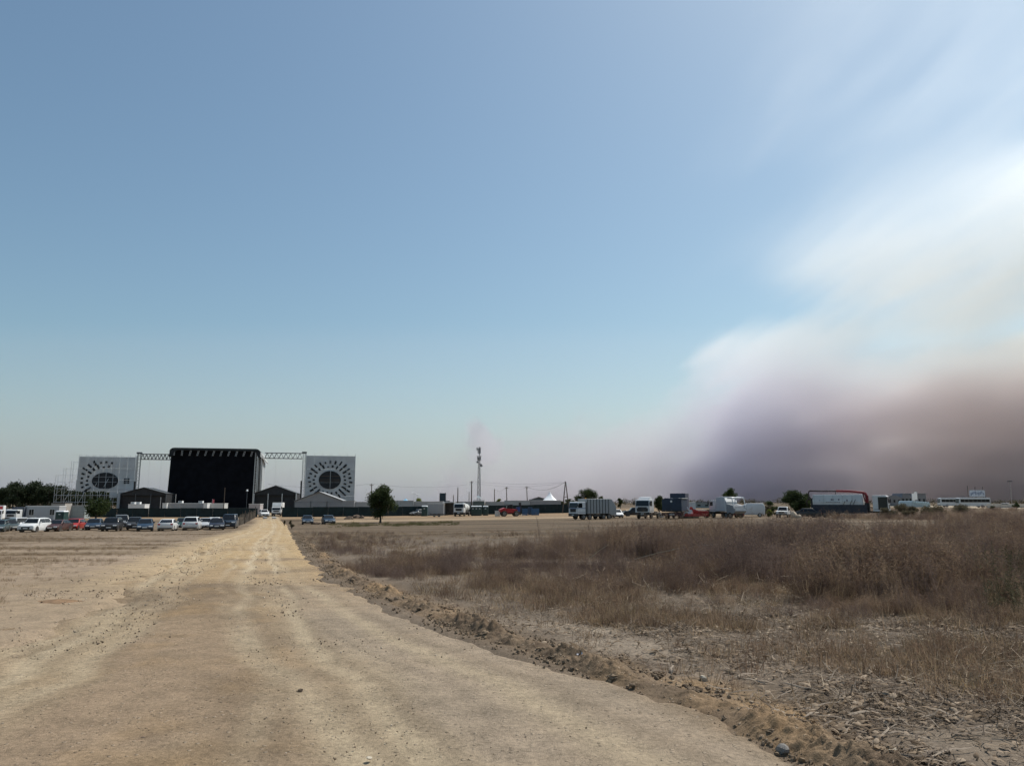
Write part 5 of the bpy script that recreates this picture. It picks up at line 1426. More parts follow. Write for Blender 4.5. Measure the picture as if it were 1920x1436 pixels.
# pine wood on the far left: trunks one can tell apart
PT = []
def pine_proto(seed, h, w):
    r_ = random.Random(seed); blobs = []
    for i in range(13):
        z = h * r_.uniform(.30, .93); k = w * .5 * (1 - abs(z / h - .72) * 1.1)
        a = r_.uniform(0, 6.28)
        s = w * r_.uniform(.20, .30)
        blobs.append((math.cos(a) * k * .6, math.sin(a) * k * .6, z, s, s, s * .55))
    cr = leaf_cloud('crown', blobs, 2600, .30, LEAF_PINE, seed)
    tb = MB().path([(0, 0, -.2), (.1, 0, h * .5), (0, .05, h * .85)], .2, 6, .07).mesh('trunk', BARK)
    return cr, tb
protos = [pine_proto(100 + i, 9.6, 8.0) for i in range(4)]
rr = random.Random(77)
lab_w = ['first', 'second', 'third', 'fourth', 'fifth', 'sixth', 'seventh', 'eighth', 'ninth', 'tenth', 'eleventh', 'twelfth', 'thirteenth', 'fourteenth', 'fifteenth', 'sixteenth', 'seventeenth', 'eighteenth', 'nineteenth', 'twentieth', 'twenty-first']
pxs = [-14, -3, 9, 20, 31, 41, 51, 60, 70, 80, 90, 101, 112, 124, 137, 149, 161, 173, 185, 198, 211]
for i, px in enumerate(pxs):
    dd = 300 + rr.uniform(-12, 16)
    hs = {4: 1.03, 5: 1.0, 7: 1.0, 8: 1.14, 9: 1.06}.get(i, .93 if i < 14 else .72) + rr.uniform(-.04, .04)
    c_, t_ = protos[i % 4]
    t = thing('pine_tree', '%s dark pine from the left in the wood behind the cabins' % lab_w[i], 'tree', at(px, dd), rr.uniform(0, 6), 'pine wood on the far left')
    t.scale = (1, 1, hs)
    link('crown', c_, t); link('trunk', t_, t)
for i in range(18):
    px = -18 + i * 14; dd = 325 + rr.uniform(-6, 12)
    c_, t_ = protos[(i + 1) % 4]
    t = thing('pine_tree', 'dark pine in the back row of the far left wood', 'tree', at(px, dd), rr.uniform(0, 6), 'back row of the pine wood')
    t.scale = (1.1, 1.1, .92 + rr.uniform(-.06, .04) - (.2 if i > 9 else 0))
    link('crown', c_, t); link('trunk', t_, t)
c0 = at(55, 318)
ub = [(-22 + i * 3.4, (i % 3) * 2 - 2, 1.4 + .6 * (i % 2), 2.6, 2.0, 1.9) for i in range(20)]
o = link('undergrowth', leaf_cloud('undergrowth', ub, 9000, .3, LEAF_PINE, 6), None, c0)
tag(o, 'dark undergrowth closing the foot of the pine wood', 'undergrowth', kind='stuff')
# far low tree line right of the refuse lorry and behind everything
fb = [(-60 + i * 4.2 + (i * 37 % 5) * .4, (i * 13 % 7), 1.0 + (i * 29 % 5) * .25, 3.2, 2, 1.2 + (i * 17 % 4) * .3) for i in range(62)]
o = link('far_scrub', leaf_cloud('far_scrub', fb, 12000, .34, LEAF_OLIVE, 8), None, at(1290, 420))
tag(o, 'far low scrub line along the horizon', 'scrub', kind='stuff')
# ------------------------------------------------------------------ dry weeds, litter, clods, stones
nr = np.random.RandomState(21)
def var_material(name, cols, rough=.9, trans=0.0, bump=0, fine=18):
    """colour picked per instance between the given ones, with fine mottling"""
    m, nt, b = new_mat(name)
    oi = nt.nodes.new('ShaderNodeObjectInfo')
    cr = nt.nodes.new('ShaderNodeValToRGB')
    while len(cr.color_ramp.elements) < len(cols): cr.color_ramp.elements.new(.5)
    for i, c in enumerate(cols):
        cr.color_ramp.elements[i].position = i / (len(cols) - 1); cr.color_ramp.elements[i].color = tuple(c) + (1,)
    nt.links.new(oi.outputs['Random'], cr.inputs[0])
    tc = nt.nodes.new('ShaderNodeTexCoord')
    n = X(nt, noise_node(nt, tc.outputs['Object'], fine, 3, .6).outputs[0])
    hs = nt.nodes.new('ShaderNodeHueSaturation'); nt.links.new(cr.outputs[0], hs.inputs['Color']); nt.links.new((n * 1.1 + .45).s, hs.inputs['Value'])
    nt.links.new(hs.outputs[0], b.inputs['Base Color'])
    b.inputs['Roughness'].default_value = rough; b.inputs['Specular IOR Level'].default_value = .15
    if bump:
        bp = nt.nodes.new('ShaderNodeBump'); bp.inputs['Strength'].default_value = bump; bp.inputs['Distance'].default_value = .02
        nt.links.new(n.s, bp.inputs['Height']); nt.links.new(bp.outputs[0], b.inputs['Normal'])
    if trans:
        tr = nt.nodes.new('ShaderNodeBsdfTranslucent'); nt.links.new(hs.outputs[0], tr.inputs[0])
        mx = nt.nodes.new('ShaderNodeMixShader'); mx.inputs[0].default_value = trans
        nt.links.new(b.outputs[0], mx.inputs[1]); nt.links.new(tr.outputs[0], mx.inputs[2]); nt.links.new(mx.outputs[0], nt.nodes['Material Output'].inputs[0])
    return m

def np_mesh(name, verts, polys, mat, smooth=False):
    me = bpy.data.meshes.new(name); me.from_pydata([tuple(v) for v in verts], [], polys); me.materials.append(mat)
    if smooth:
        for p in me.polygons: p.use_smooth = True
    return me

def blade(vs, fs, base, tip, w, bend):
    base = np.array(base, float); tip = np.array(tip, float)
    d = tip - base; side = np.cross(d, [0, 0, 1.0]) + nr.normal(size=3) * .2 * np.linalg.norm(d); side /= (np.linalg.norm(side) + 1e-9)
    mid = base + d * .55 + np.array([bend[0], bend[1], 0])
    n = len(vs)
    vs += [base - side * w, base + side * w, mid + side * w * .75, mid - side * w * .75, tip]
    fs += [(n, n + 1, n + 2, n + 3), (n + 3, n + 2, n + 4)]

def tuft(name, mat, n, r, h0, h1, w, spread=.35):
    vs, fs = [], []
    for i in range(n):
        a = nr.uniform(0, 6.283); q = r * nr.rand() ** .6; h = nr.uniform(h0, h1)
        b = (math.cos(a) * q, math.sin(a) * q, -.02)
        a2 = a + nr.normal() * .7; l = h * spread * nr.uniform(.3, 1.4)
        blade(vs, fs, b, (b[0] + math.cos(a2) * l, b[1] + math.sin(a2) * l, h), w * nr.uniform(.6, 1.3), (math.cos(a2) * l * .2, math.sin(a2) * l * .2))
    return np_mesh(name, vs, fs, mat)

def weed(name, mat, n, r, h0, h1, w, twigs, tl=.12):
    """upright stems with short side twigs and seed heads"""
    vs, fs = [], []
    for i in range(n):
        a = nr.uniform(0, 6.283); q = r * nr.rand() ** .55; h = nr.uniform(h0, h1)
        b = np.array((math.cos(a) * q, math.sin(a) * q, -.02)); lean = nr.normal(size=2) * h * .13
        t = b + np.array((lean[0], lean[1], h))
        blade(vs, fs, b, t, w, lean * .05)
        for k in range(twigs):
            f = nr.uniform(.25, 1.0); p = b + (t - b) * f
            l = nr.uniform(.4, 1.0) * tl * (1.3 - f * .5); d = nr.normal(size=3) * np.array((1, 1, .5)) + np.array((0, 0, .7)); d /= np.linalg.norm(d)
            m_ = len(vs); s = np.cross(d, nr.normal(size=3)); s /= np.linalg.norm(s); s *= nr.uniform(.025, .055) * tl
            vs += [p, p + d * l * .6 + s, p + d * l, p + d * l * .6 - s]; fs += [(m_, m_ + 1, m_ + 2, m_ + 3)]
    return np_mesh(name, vs, fs, mat)

def scatter(name, label, cat, protos, pts, rot, scl, pick=None):
    """one 'stuff' object: real geometry instanced on given points"""
    pc = bpy.data.collections.new(name + '_kinds')
    for i, me in enumerate(protos):
        pc.objects.link(bpy.data.objects.new('%s_kind_%02d' % (name, i), me))
    me = bpy.data.meshes.new(name); n = len(pts)
    me.vertices.add(n); me.vertices.foreach_set('co', np.asarray(pts, np.float32).ravel())
    a = me.attributes.new('rot', 'FLOAT_VECTOR', 'POINT'); a.data.foreach_set('vector', np.asarray(rot, np.float32).ravel())
    a = me.attributes.new('scl', 'FLOAT_VECTOR', 'POINT'); a.data.foreach_set('vector', np.asarray(scl, np.float32).ravel())
    a = me.attributes.new('pick', 'INT', 'POINT'); a.data.foreach_set('value', (nr.randint(0, len(protos), n) if pick is None else pick).astype(np.int32))
    gt = bpy.data.node_groups.new(name + '_scatter', 'GeometryNodeTree')
    gt.interface.new_socket('Geometry', in_out='INPUT', socket_type='NodeSocketGeometry')
    gt.interface.new_socket('Geometry', in_out='OUTPUT', socket_type='NodeSocketGeometry')
    gi = gt.nodes.new('NodeGroupInput'); go = gt.nodes.new('NodeGroupOutput')
    ci = gt.nodes.new('GeometryNodeCollectionInfo'); ci.inputs['Collection'].default_value = pc
    ci.inputs['Separate Children'].default_value = True; ci.inputs['Reset Children'].default_value = True
    ip = gt.nodes.new('GeometryNodeInstanceOnPoints'); ip.inputs['Pick Instance'].default_value = True
    def attr(nm, ty):
        q = gt.nodes.new('GeometryNodeInputNamedAttribute'); q.data_type = ty; q.inputs['Name'].default_value = nm
        return q.outputs[0]
    gt.links.new(gi.outputs[0], ip.inputs['Points']); gt.links.new(ci.outputs[0], ip.inputs['Instance'])
    gt.links.new(attr('pick', 'INT'), ip.inputs['Instance Index'])
    e2r = gt.nodes.new('FunctionNodeEulerToRotation'); gt.links.new(attr('rot', 'FLOAT_VECTOR'), e2r.inputs[0])
    gt.links.new(e2r.outputs[0], ip.inputs['Rotation']); gt.links.new(attr('scl', 'FLOAT_VECTOR'), ip.inputs['Scale'])
    gt.links.new(ip.outputs[0], go.inputs[0])
    o = link(name, me); md = o.modifiers.new('scatter', 'NODES'); md.node_group = gt
    return tag(o, label, cat, kind='stuff')

def pts3(x, y, dz=0.0): return np.stack([x, y, ground_z(x, y) + dz], -1)
def zrot(n, tilt=.08): return np.stack([nr.normal(size=n) * tilt, nr.normal(size=n) * tilt, nr.uniform(0, 6.283, n)], -1)
def scl3(s, sz=None): s = np.asarray(s); return np.stack([s, s, s if sz is None else sz], -1)
def polar(n, y0, y1, p0=300, p1=2000, power=1.0):
    """ground points with roughly even density in depth; picture columns p0..p1"""
    y = np.exp(nr.uniform(math.log(y0), math.log(y1), n)) if power == 1 else y0 + (y1 - y0) * nr.rand(n) ** power
    px = nr.uniform(p0, p1, n); return (px - 960) / 1458 * y, y

# --- tall dry weeds on the right
WEEDM = var_material('dry_weed', [(.12, .078, .054), (.175, .118, .082), (.24, .165, .112), (.34, .25, .17)], trans=.4)
WEEDP = var_material('dark_seed_weed', [(.10, .070, .059), (.15, .107, .089), (.21, .152, .125)], trans=.38)
STRAW = var_material('straw', [(.22, .155, .085), (.30, .22, .125), (.38, .29, .18)], trans=.3)
BROWNG = var_material('brown_grass', [(.19, .138, .09), (.27, .20, .13), (.36, .27, .18)], trans=.4)
weeds = [weed('weed', WEEDM, 40, .36, .35, .95, .0035, 14, .10), weed('weed', WEEDM, 30, .32, .35, 1.0, .004, 12, .11), weed('weed', WEEDP, 38, .34, .40, .9, .004, 16, .09), weed('weed', WEEDP, 26, .28, .45, 1.05, .004, 18, .10),
         tuft('weed', BROWNG, 46, .26, .25, .62, .005, .45), tuft('weed', STRAW, 40, .22, .3, .7, .0045, .5)]
N = 60000
x, y = polar(N, 10.0, 78, 520, 2080)
dr = x - road_r(y)
big = fbm(x, y, 7.0, 61, 3); mid = fbm(x, y, 1.8, 62, 3)
near = 11.6 + (mid - .47) * 3.0 - 2.2 * sm(3.5, 7, x)
far = 27 + (big - .47) * 16 + 12 * sm(1, 9, x) - 0 * x + 34 * (1 - sm(-12, -3, x))
dens = sm(-.5, 4.0, y - near) * (1 - sm(0, 5, y - far)) * sm(.5, 1.3 + .02 * y, dr + (mid - .47) * 1.5)
hgt = .30 + .40 * sm(-1.5, 6.5, x + (mid - .47) * 4) ; hgt = hgt * (.72 + .6 * big) * (.38 + .62 * sm(0, 6, y - near)) * np.clip(.25 + 1.7 * fbm(x, y, 1.2, 64, 2), .4, 1.4)
# bare, straw coloured clearings
clear = np.zeros(N)
for (cx, cy, rx, ry) in ((1.55, 13.2, .55, 1.5), (4.7, 14.2, .65, 1.4), (-1.2, 17.5, .8, 4), (3.2, 17.5, .8, 1.2), (7.5, 12.5, 1.2, .9), (-4.6, 27, .8, 6)):
    clear = np.maximum(clear, np.exp(-(((x - cx) / rx) ** 2 + ((y - cy) / ry) ** 2) ** 2))
dens = dens * (1 - .93 * clear) * np.clip(.45 + 3.2 * (mid - .40), .04, 1) * np.clip(.5 + 3.0 * (big - .38), .15, 1) * (1 - .92 * sm(.55, .62, fbm(x, y, 2.0, 69, 3)))
lf = 1 - sm(-4, 1.5, x)
dens = np.maximum(dens, .75 * lf * sm(-.5, 4.0, y - near) * (1 - sm(0, 8, y - far)) * sm(.5, 1.3 + .02 * y, dr) * np.clip((mid - .36) * 6, 0, 1))
keep = nr.rand(N) < dens * np.clip(12.0 / y, .22, 1.0) * .95
x, y, hgt, mid, big, clear = (v_[keep] for v_ in (x, y, hgt, mid, big, clear))
n = len(x); print('weeds', n)
purple = fbm(x, y, 2.6, 63, 3)
u = nr.rand(n)
pick = np.where(purple > .485, np.where(u < .7, 2 + (u < .35), (u > .85) * 4), np.where(u < .46, (u < .24) * 1, np.where(u < .70, 4, np.where(u < .80, 5, 2))))
hs_ = hgt * nr.uniform(.75, 1.25, n) / .78
scatter('dry_weeds', 'tall dry brown weeds covering the field on the right', 'weeds', weeds, pts3(x, y), zrot(n, .2), scl3(np.clip(hs_, .5, 1.3) * nr.uniform(.85, 1.15, n), hs_), pick)

# brown scrub on the far right, in front of the buses
N = 2600; x, y = polar(N, 62, 235, 1560, 2040); g = fbm(x, y, 9, 70, 3)
keep = (nr.rand(N) < np.clip((g - .36) * 4, .05, 1)) & (x > 42); x, y = x[keep], y[keep]; n = len(x)
scatter('far_dry_scrub', 'low brown dry scrub on the far right field', 'scrub', weeds[:5], pts3(x, y), zrot(n, .15), scl3(nr.uniform(1.2, 2.6, n), nr.uniform(.7, 1.4, n)))

# single tall stems that stand above the rest
stems = [weed('tall_stem', WEEDP, 3, .12, .95, 1.3, .006, 26, .09), weed('tall_stem', WEEDM, 2, .10, .9, 1.35, .005, 30, .10), weed('tall_stem', WEEDP, 4, .2, .7, 1.15, .005, 22, .12)]
N = 900
x, y = polar(N, 16, 46, 1000, 2060); g = fbm(x, y, 3.0, 68, 3)
keep = nr.rand(N) < np.clip((g - .40) * 4, 0, 1) * sm(-.5, 5, x); x, y = x[keep], y[keep]; n = len(x)
scatter('tall_dry_stems', 'single tall dark stems standing above the dry weeds', 'weeds', stems, pts3(x, y), zrot(n, .12), scl3(nr.uniform(.55, 1.05, n)))

# --- sparse low dry grass in front of and behind the weeds
low = [tuft('low_grass', BROWNG, 26, .13, .05, .16, .0035, .9), tuft('low_grass', STRAW, 20, .12, .04, .15, .003, 1.0), tuft('low_grass', WEEDM, 22, .14, .06, .2, .0035, .7), weed('low_grass', WEEDM, 20, .16, .08, .24, .0025, 8, .045)]
N = 30000
x, y = polar(N, 6.2, 60, 380, 2080)
dr = x - road_r(y); mid = fbm(x, y, 1.3, 65, 4)
dens = sm(.55, 1.6, dr) * (np.clip((mid - .36) * 4, .03, 1)) * (.22 + .78 * sm(8.0, 11.5, y + sm(2, 5, x) * 2.0)) * np.clip(16 / y, .3, 1)
keep = nr.rand(N) < dens
x, y = x[keep], y[keep]; n = len(x); print('low', n)
scatter('low_dry_grass', 'low dry grass and stubble on the verge', 'grass', low, pts3(x, y), zrot(n), scl3(nr.uniform(.6, 1.5, n)))
# sparse stubble on the left field
N = 26000
x, y = polar(N, 12, 95, -160, 520)
dl = road_l(y) - x; st = fbm(x * .25, y, 2.4, 15, 4)
keep = (dl > 1.5) & (nr.rand(N) < np.clip((st - .47) * 5, .05, .8)); x, y = x[keep], y[keep]; n = len(x); print('stubble', n)
scatter('field_stubble', 'thin dry stubble on the bare left field', 'grass', low[:3], pts3(x, y), zrot(n), scl3(nr.uniform(.35, .8, n)))
# greener tufts below the lone tree
GREENG = var_material('green_grass', [(.085, .088, .036), (.13, .12, .055), (.19, .16, .085)], trans=.3)
gr_ = [tuft('green_tuft', GREENG, 50, .35, .12, .42, .008, .5), tuft('green_tuft', GREENG, 40, .28, .1, .3, .008, .7)]
n = 900
px = 615 + nr.rand(n) ** 1.2 * 245; y = 104 + nr.rand(n) * 26 + (nr.rand(n) - .5) * 6; x = (px - 960) / 1458 * y
k = nr.rand(n) < np.clip((fbm(x, y, 3.5, 66, 3) - .40) * 6, 0, 1); x, y = x[k], y[k]; n = len(x)
scatter('green_grass', 'patchy greener grass around the foot of the lone tree', 'grass', gr_, pts3(x, y), zrot(n), scl3(nr.uniform(.6, 1.4, n)))
# dark leafy weeds at the right picture edge
GLEAF = var_material('dull_green_weed', [(.050, .050, .028), (.078, .074, .042), (.115, .10, .06)], trans=.25)
gw = [weed('leafy_weed', GLEAF, 26, .4, .25, .7, .006, 16), weed('leafy_weed', GLEAF, 22, .36, .2, .6, .006, 20)]
N = 2600; x, y = polar(N, 9.5, 30, 1180, 2100); g = fbm(x, y, 2.2, 67, 3)
pxx = 960 + 1458 * x / y
keep = nr.rand(N) < np.clip((g - .52) * 4, 0, 1) * (.4 * sm(1640, 1850, pxx)) * sm(10.0, 12.5, y); x, y = x[keep], y[keep]; n = len(x); print('green weeds', n)
scatter('leafy_weeds', 'dull green leafy weeds among the dry ones at the right edge', 'weeds', gw, pts3(x, y), zrot(n), scl3(nr.uniform(.7, 1.3, n)))

# broken pale stalks lying and leaning between the weeds and on the verge
STK = var_material('broken_stalk', [(.20, .15, .105), (.28, .22, .155), (.38, .31, .225)], .85, .1)
def stalks(k):
    vs, fs = [], []
    for i in range(k):
        a = nr.uniform(0, 6.283); L = nr.uniform(.12, .42); b = np.append(nr.normal(size=2) * .10, nr.uniform(.0, .04))
        blade(vs, fs, b, (b[0] + math.cos(a) * L, b[1] + math.sin(a) * L, L * abs(nr.normal()) * .35), .0038, nr.normal(size=2) * .05)
    return np_mesh('stalks', vs, fs, STK)
N = 5200; x, y = polar(N, 6.5, 32, 980, 2060); dr = x - road_r(y); g = fbm(x, y, 1.7, 76, 3)
keep = nr.rand(N) < np.clip((g - .40) * 4, .03, 1) * sm(1.0, 2.5, dr); x, y = x[keep], y[keep]; n = len(x)
scatter('broken_stalks', 'pale broken stalks lying and leaning in the dry field', 'stalks', [stalks(3), stalks(2), stalks(5)], pts3(x, y, .01) + np.stack([0 * x, 0 * x, .28 * sm(12, 15, y) * nr.rand(n)], -1), zrot(n, .15), scl3(nr.uniform(.5, 1.2, n)))

# --- litter of leaves, bark shreds and twigs on the right verge
def shred(name, mat, L, w, curl, seg=5, arch=.25, thick=0.0):
    vs, fs = [], []; ph = nr.uniform(-1, 1, 4)
    for i in range(seg + 1):
        t = i / seg - .5
        cx_ = L * t; cy_ = L * .22 * curl * (4 * t * t - .5) + .06 * L * math.sin(t * 7 + ph[0] * 3); cz_ = arch * L * (.25 - t * t) + .01
        ww = w * (1 - (2 * abs(t)) ** 2.2 * .85)
        tw = ph[1] * t * 2.2
        vs += [(cx_, cy_ - ww * math.cos(tw), cz_ - ww * math.sin(tw)), (cx_, cy_, cz_ + ww * .55), (cx_, cy_ + ww * math.cos(tw), cz_ + ww * math.sin(tw))]
    for i in range(seg):
        for j in range(2): fs.append((i * 3 + j, i * 3 + j + 1, i * 3 + j + 4, i * 3 + j + 3))
    return np_mesh(name, vs, fs, mat, True)
BARKM = var_material('bark_shred', [(.13, .10, .076), (.22, .175, .135), (.33, .27, .21), (.18, .14, .105)], .85, .05, .3, 30)
LEAFM = var_material('dry_leaf', [(.095, .068, .044), (.17, .122, .080), (.27, .20, .136), (.38, .30, .22)], .85, .15)
TWIGM = var_material('dry_twig', [(.07, .05, .036), (.13, .10, .075), (.22, .18, .14)], .9)
leaves = [shred('litter', LEAFM, L, w, c, 4, a) for L, w, c, a in ((.06, .008, .8, .3), (.09, .009, 1.2, .2), (.05, .012, .3, .4), (.11, .007, -1, .15), (.07, .014, .6, .35))]
twigs = []
for i in range(4):
    vs, fs = [], []
    for k in range(3):
        a = nr.uniform(0, 6.28); L = nr.uniform(.06, .2); b = np.append(nr.normal(size=2) * .04, .01)
        blade(vs, fs, b, (b[0] + math.cos(a) * L, b[1] + math.sin(a) * L, nr.uniform(.005, .05)), .003, nr.normal(size=2) * .02)
    twigs.append(np_mesh('litter', vs, fs, TWIGM))
N = 170000
x, y = polar(N, 3.4, 19, 760, 2060)
dr = x - road_r(y); m1 = fbm(x, y, .9, 71, 4); m2 = fbm(x, y, 2.6, 72, 3)
dens = sm(.1, 1.1, dr) * np.clip((m1 - .30) * 3.2, .22, 1) * (1 - .8 * sm(11, 17, y)) * np.clip(.15 + 1.0 * sm(0, 2.6, dr), 0, 1) * np.clip((m2 - .30) * 5, .4, 1)
keep = nr.rand(N) < dens; x, y = x[keep], y[keep]; n = len(x); print('litter', n)
scatter('leaf_litter', 'dry leaves and twigs strewn over the right verge', 'litter', leaves + twigs, pts3(x, y, .006), zrot(n, .22), scl3((.45 + 1.4 * nr.rand(n) ** 2.8) * (1 - .25 * sm(10, 15, y))))

# larger bark strips: each one an object
strips = [shred('bark_strip', BARKM, L, w, c, 7, a) for L, w, c, a in ((.24, .012, .5, .14), (.32, .010, -.6, .09), (.20, .014, .3, .2), (.38, .010, .7, .07), (.17, .011, -.8, .25), (.27, .015, .25, .10))]
cnt = 0; tries = 0
while cnt < 210 and tries < 6000:
    tries += 1
    yy = math.exp(nr.uniform(math.log(4.2), math.log(12.5))); pxx = nr.uniform(1000, 1960); xx = (pxx - 960) / 1458 * yy; dd = xx - float(road_r(yy))
    if dd < .7: continue
    p = float(fbm(np.array([xx]), np.array([yy]), 1.5, 73, 3)[0])
    if nr.rand() > max(0, (p - .36) * 4) * min(1, .3 + (pxx - 1000) / 500): continue
    o = link('bark_strip', strips[cnt % 6], None, (xx, yy, float(ground_z(xx, yy)) + .012))
    o.rotation_euler = (nr.normal() * .25, nr.normal() * .18, nr.choice([0, math.pi]) + nr.normal() * .6)
    s = nr.uniform(.55, 1.15); o.scale = (s, s, s)
    tag(o, 'pale curled strip of dry bark lying on the right verge', 'bark strip', 'bark strips on the verge'); cnt += 1
print('strips', cnt)

# fallen pale stalks in the weeds
STALK = M('pale_stalk', (.40, .33, .24), .8, 0, .15, 6)
for i, (px, d, L, az, el) in enumerate(((1228, 19, 1.1, .3, .25), (1300, 21, 1.3, .5, .12), (1505, 22, .8, 2.1, .9), (1578, 20, .95, .7, .75), (1655, 21, .9, .25, .3), (1745, 20, .85, .9, .9), (1725, 19.5, .8, .2, .5), (1800, 22, 1.2, .6, .55), (1835, 21, .7, 2.2, .8), (1708, 21, .9, 1.7, 1.1), (1120, 20, .8, .8, .5), (1890, 23, .8, 2.0, .8))):
    c = at(px, d); c.z = float(ground_z(c.x, c.y)) + .38
    u = Vector((math.cos(az) * math.cos(el), -.3, math.sin(el))) * L / 2
    o = MB().path([-u, u * .1 + Vector((0, 0, .02)), u], .011, 5, .006).build('fallen_stalk', STALK)
    o.location = c
    where = ('above the straw clearing', 'right of the straw clearing', 'below the white pickup', 'crossing the weeds below the crane lorry', 'low, under the crane lorry cab', 'steep, below the far buildings', 'beside the steep one below the far buildings', 'below the buses', 'short, below the buses', 'upright, below the polytunnel', 'left, in the middle weeds', 'near the right picture edge')[i]
    tag(o, 'pale dry stalk ' + where, 'stalk', 'pale stalks in the weeds')

# --- clods, gravel, stones
CLODM = var_material('soil_clod', [(.16, .118, .082), (.22, .165, .115), (.28, .21, .145), (.34, .245, .16)], .95, 0, .6, 25)
GRAVM = var_material('gravel_stone', [(.16, .122, .09), (.26, .20, .14), (.34, .265, .19), (.46, .39, .31)], .9, 0, .3, 30)
clods = [rock_mesh('clod', CLODM, 200 + i, 2 if i < 3 else 1, .7, 1.1) for i in range(6)]
gravs = [rock_mesh('gravel', GRAVM, 220 + i, 1, .65, .3) for i in range(6)]
N = 30000
y = np.exp(nr.uniform(math.log(3.2), math.log(70), N)); dr = .40 + nr.normal(size=N) * .26; x = road_r(y) + dr
lump = fbm(x, y, 1.1, 5); keep = (nr.rand(N) < np.clip((lump - .33) * 4, .06, 1)) & (dr > -.15); x, y = x[keep], y[keep]; n = len(x); print('clods', n)
s = .005 + .024 * nr.rand(n) ** 3.2
scatter('soil_clods', 'crumbled soil clods heaped along the right road edge', 'soil clods', clods, pts3(x, y, 0) + np.stack([0 * s, 0 * s, s * .2 + .02 * np.exp(-((x - road_r(y) - .4) / .26) ** 2)], -1), zrot(n, .8), scl3(s))
N = 42000
y = np.exp(nr.uniform(math.log(2.6), math.log(45), N)); u = nr.rand(N); x = road_l(y) - 1.5 + (road_r(y) - road_l(y) + 1.7) * u
pt = fbm(x, y, 1.4, 75, 4); keep = nr.rand(N) < np.clip((pt - .38) * 4, .05, 1); x, y = x[keep], y[keep]; n = len(x); print('gravel', n)
s = .0025 + .012 * nr.rand(n) ** 5
scatter('road_gravel', 'small loose gravel scattered over the dirt road', 'gravel', gravs, np.stack([x, y, base_z(x, y) + .006 + s * .2], -1), zrot(n, .6), scl3(s * np.clip(y / 8, .8, 2.0)))
bigc = [rock_mesh('soil_clod', CLODM, 240 + i, 3, .75, .8) for i in range(5)]
r2 = random.Random(31)
spots = []
for cy, k in ((9.9, 9), (8.75, 8), (7.25, 6), (6.7, 4), (5.4, 5), (5.15, 6), (11.6, 5), (13.5, 5), (17, 5)):
    for j in range(k): spots.append((r2.uniform(.15, .75), cy + r2.uniform(-.3, .3)))
for i, (dd, yy) in enumerate(spots):
    xx = float(road_r(yy)) + dd; s = r2.uniform(.022, .052)
    o = link('soil_clod', bigc[i % 5], None, (xx, yy, float(ground_z(xx, yy)) + s * .1 + .03), r2.uniform(0, 6)); o.scale = (s * 1.4, s, s * .85)
    tag(o, 'dark lump of soil on the heaped right road edge', 'soil clod', 'big clods on the road edge')
GREYST = M('grey_stone', (.20, .185, .17), .85, 0, .2, 9, bump=.4, bscale=20); PALEST = M('pale_stone', (.48, .42, .33), .85, 0, .15, 9, bump=.4, bscale=20)
for px, py_y, s, mt, lab in ((1447, 5.35, (.075, .05, .05), GREYST, 'grey angular stone at the road edge near the bottom'), (1543, 5.25, (.04, .05, .055), GREYST, 'upright grey stone right of the angular one'), (1371, 6.15, (.045, .03, .03), PALEST, 'pale round stone on the orange soil'), (1640, 5.3, (.04, .03, .022), PALEST, 'flat pale stone on the bare soil at the lower right'),
                         (1306, 7.4, (.05, .035, .04), PALEST, 'pale upright stone among the bark strips'), (706, 5.2, (.035, .025, .012), PALEST, 'flat pale stone sunk in the road at the bottom'), (298, 5.6, (.028, .022, .018), M('brown_stone', (.12, .085, .06), .9, bump=.4, bscale=20), 'brown stone lying on the road at lower left'), (205, 9.3, (.02, .02, .014), M('brown_stone'), 'small brown stone further up on the left of the road'), (578, 7.0, (.03, .024, .018), M('brown_stone'), 'dark stone in the right half of the road')):
    xx = (px - 960) / 1458 * py_y
    zz = float(ground_z(xx, py_y)) if xx > float(road_r(py_y)) else float(base_z(xx, py_y)) + .005
    o = link('stone', rock_mesh('stone', mt, px, 2, .9, .2), None, (xx, py_y, zz + s[2] * .35), px); o.scale = s
    tag(o, lab, 'stone')
# crumpled white paper on the berm
xx = float(road_r(8.1)) + .35
pm_ = MB(); vs = [(i * .018 - .036, j * .016 - .024, .01 * math.sin(i * 2.1 + j * 1.3) + .02 * (i % 2)) for j in range(4) for i in range(5)]
o = np_mesh('paper', vs, [(j * 5 + i, j * 5 + i + 1, j * 5 + i + 6, j * 5 + i + 5) for j in range(3) for i in range(4)], M('paper_white', (.55, .55, .60), .7))
o = link('crumpled_paper', o, None, (xx, 8.1, float(ground_z(xx, 8.1)) + .05), .4); tag(o, 'crumpled white paper lying on the soil heap', 'paper')
# dark soil scar on the left field
sc_ = np_mesh('soil_scar', [(math.cos(a) * (.65 + .2 * math.sin(3 * a)), math.sin(a) * (.45 + .1 * math.cos(5 * a)), .02 * math.sin(4 * a) ** 2 - .05) for a in [i * math.pi / 14 for i in range(28)]] + [(0, 0, .05)], [(i, (i + 1) % 28, 28) for i in range(28)], M('turned_soil', (.19, .115, .06), .95, 0, .3, 6, bump=.8, bscale=25), True)
xx, yy = -7.75, 13.55
tag(link('soil_patch', sc_, None, (xx, yy, float(ground_z(xx, yy)) + .0)), 'patch of darker turned soil left of the road', kind='structure')
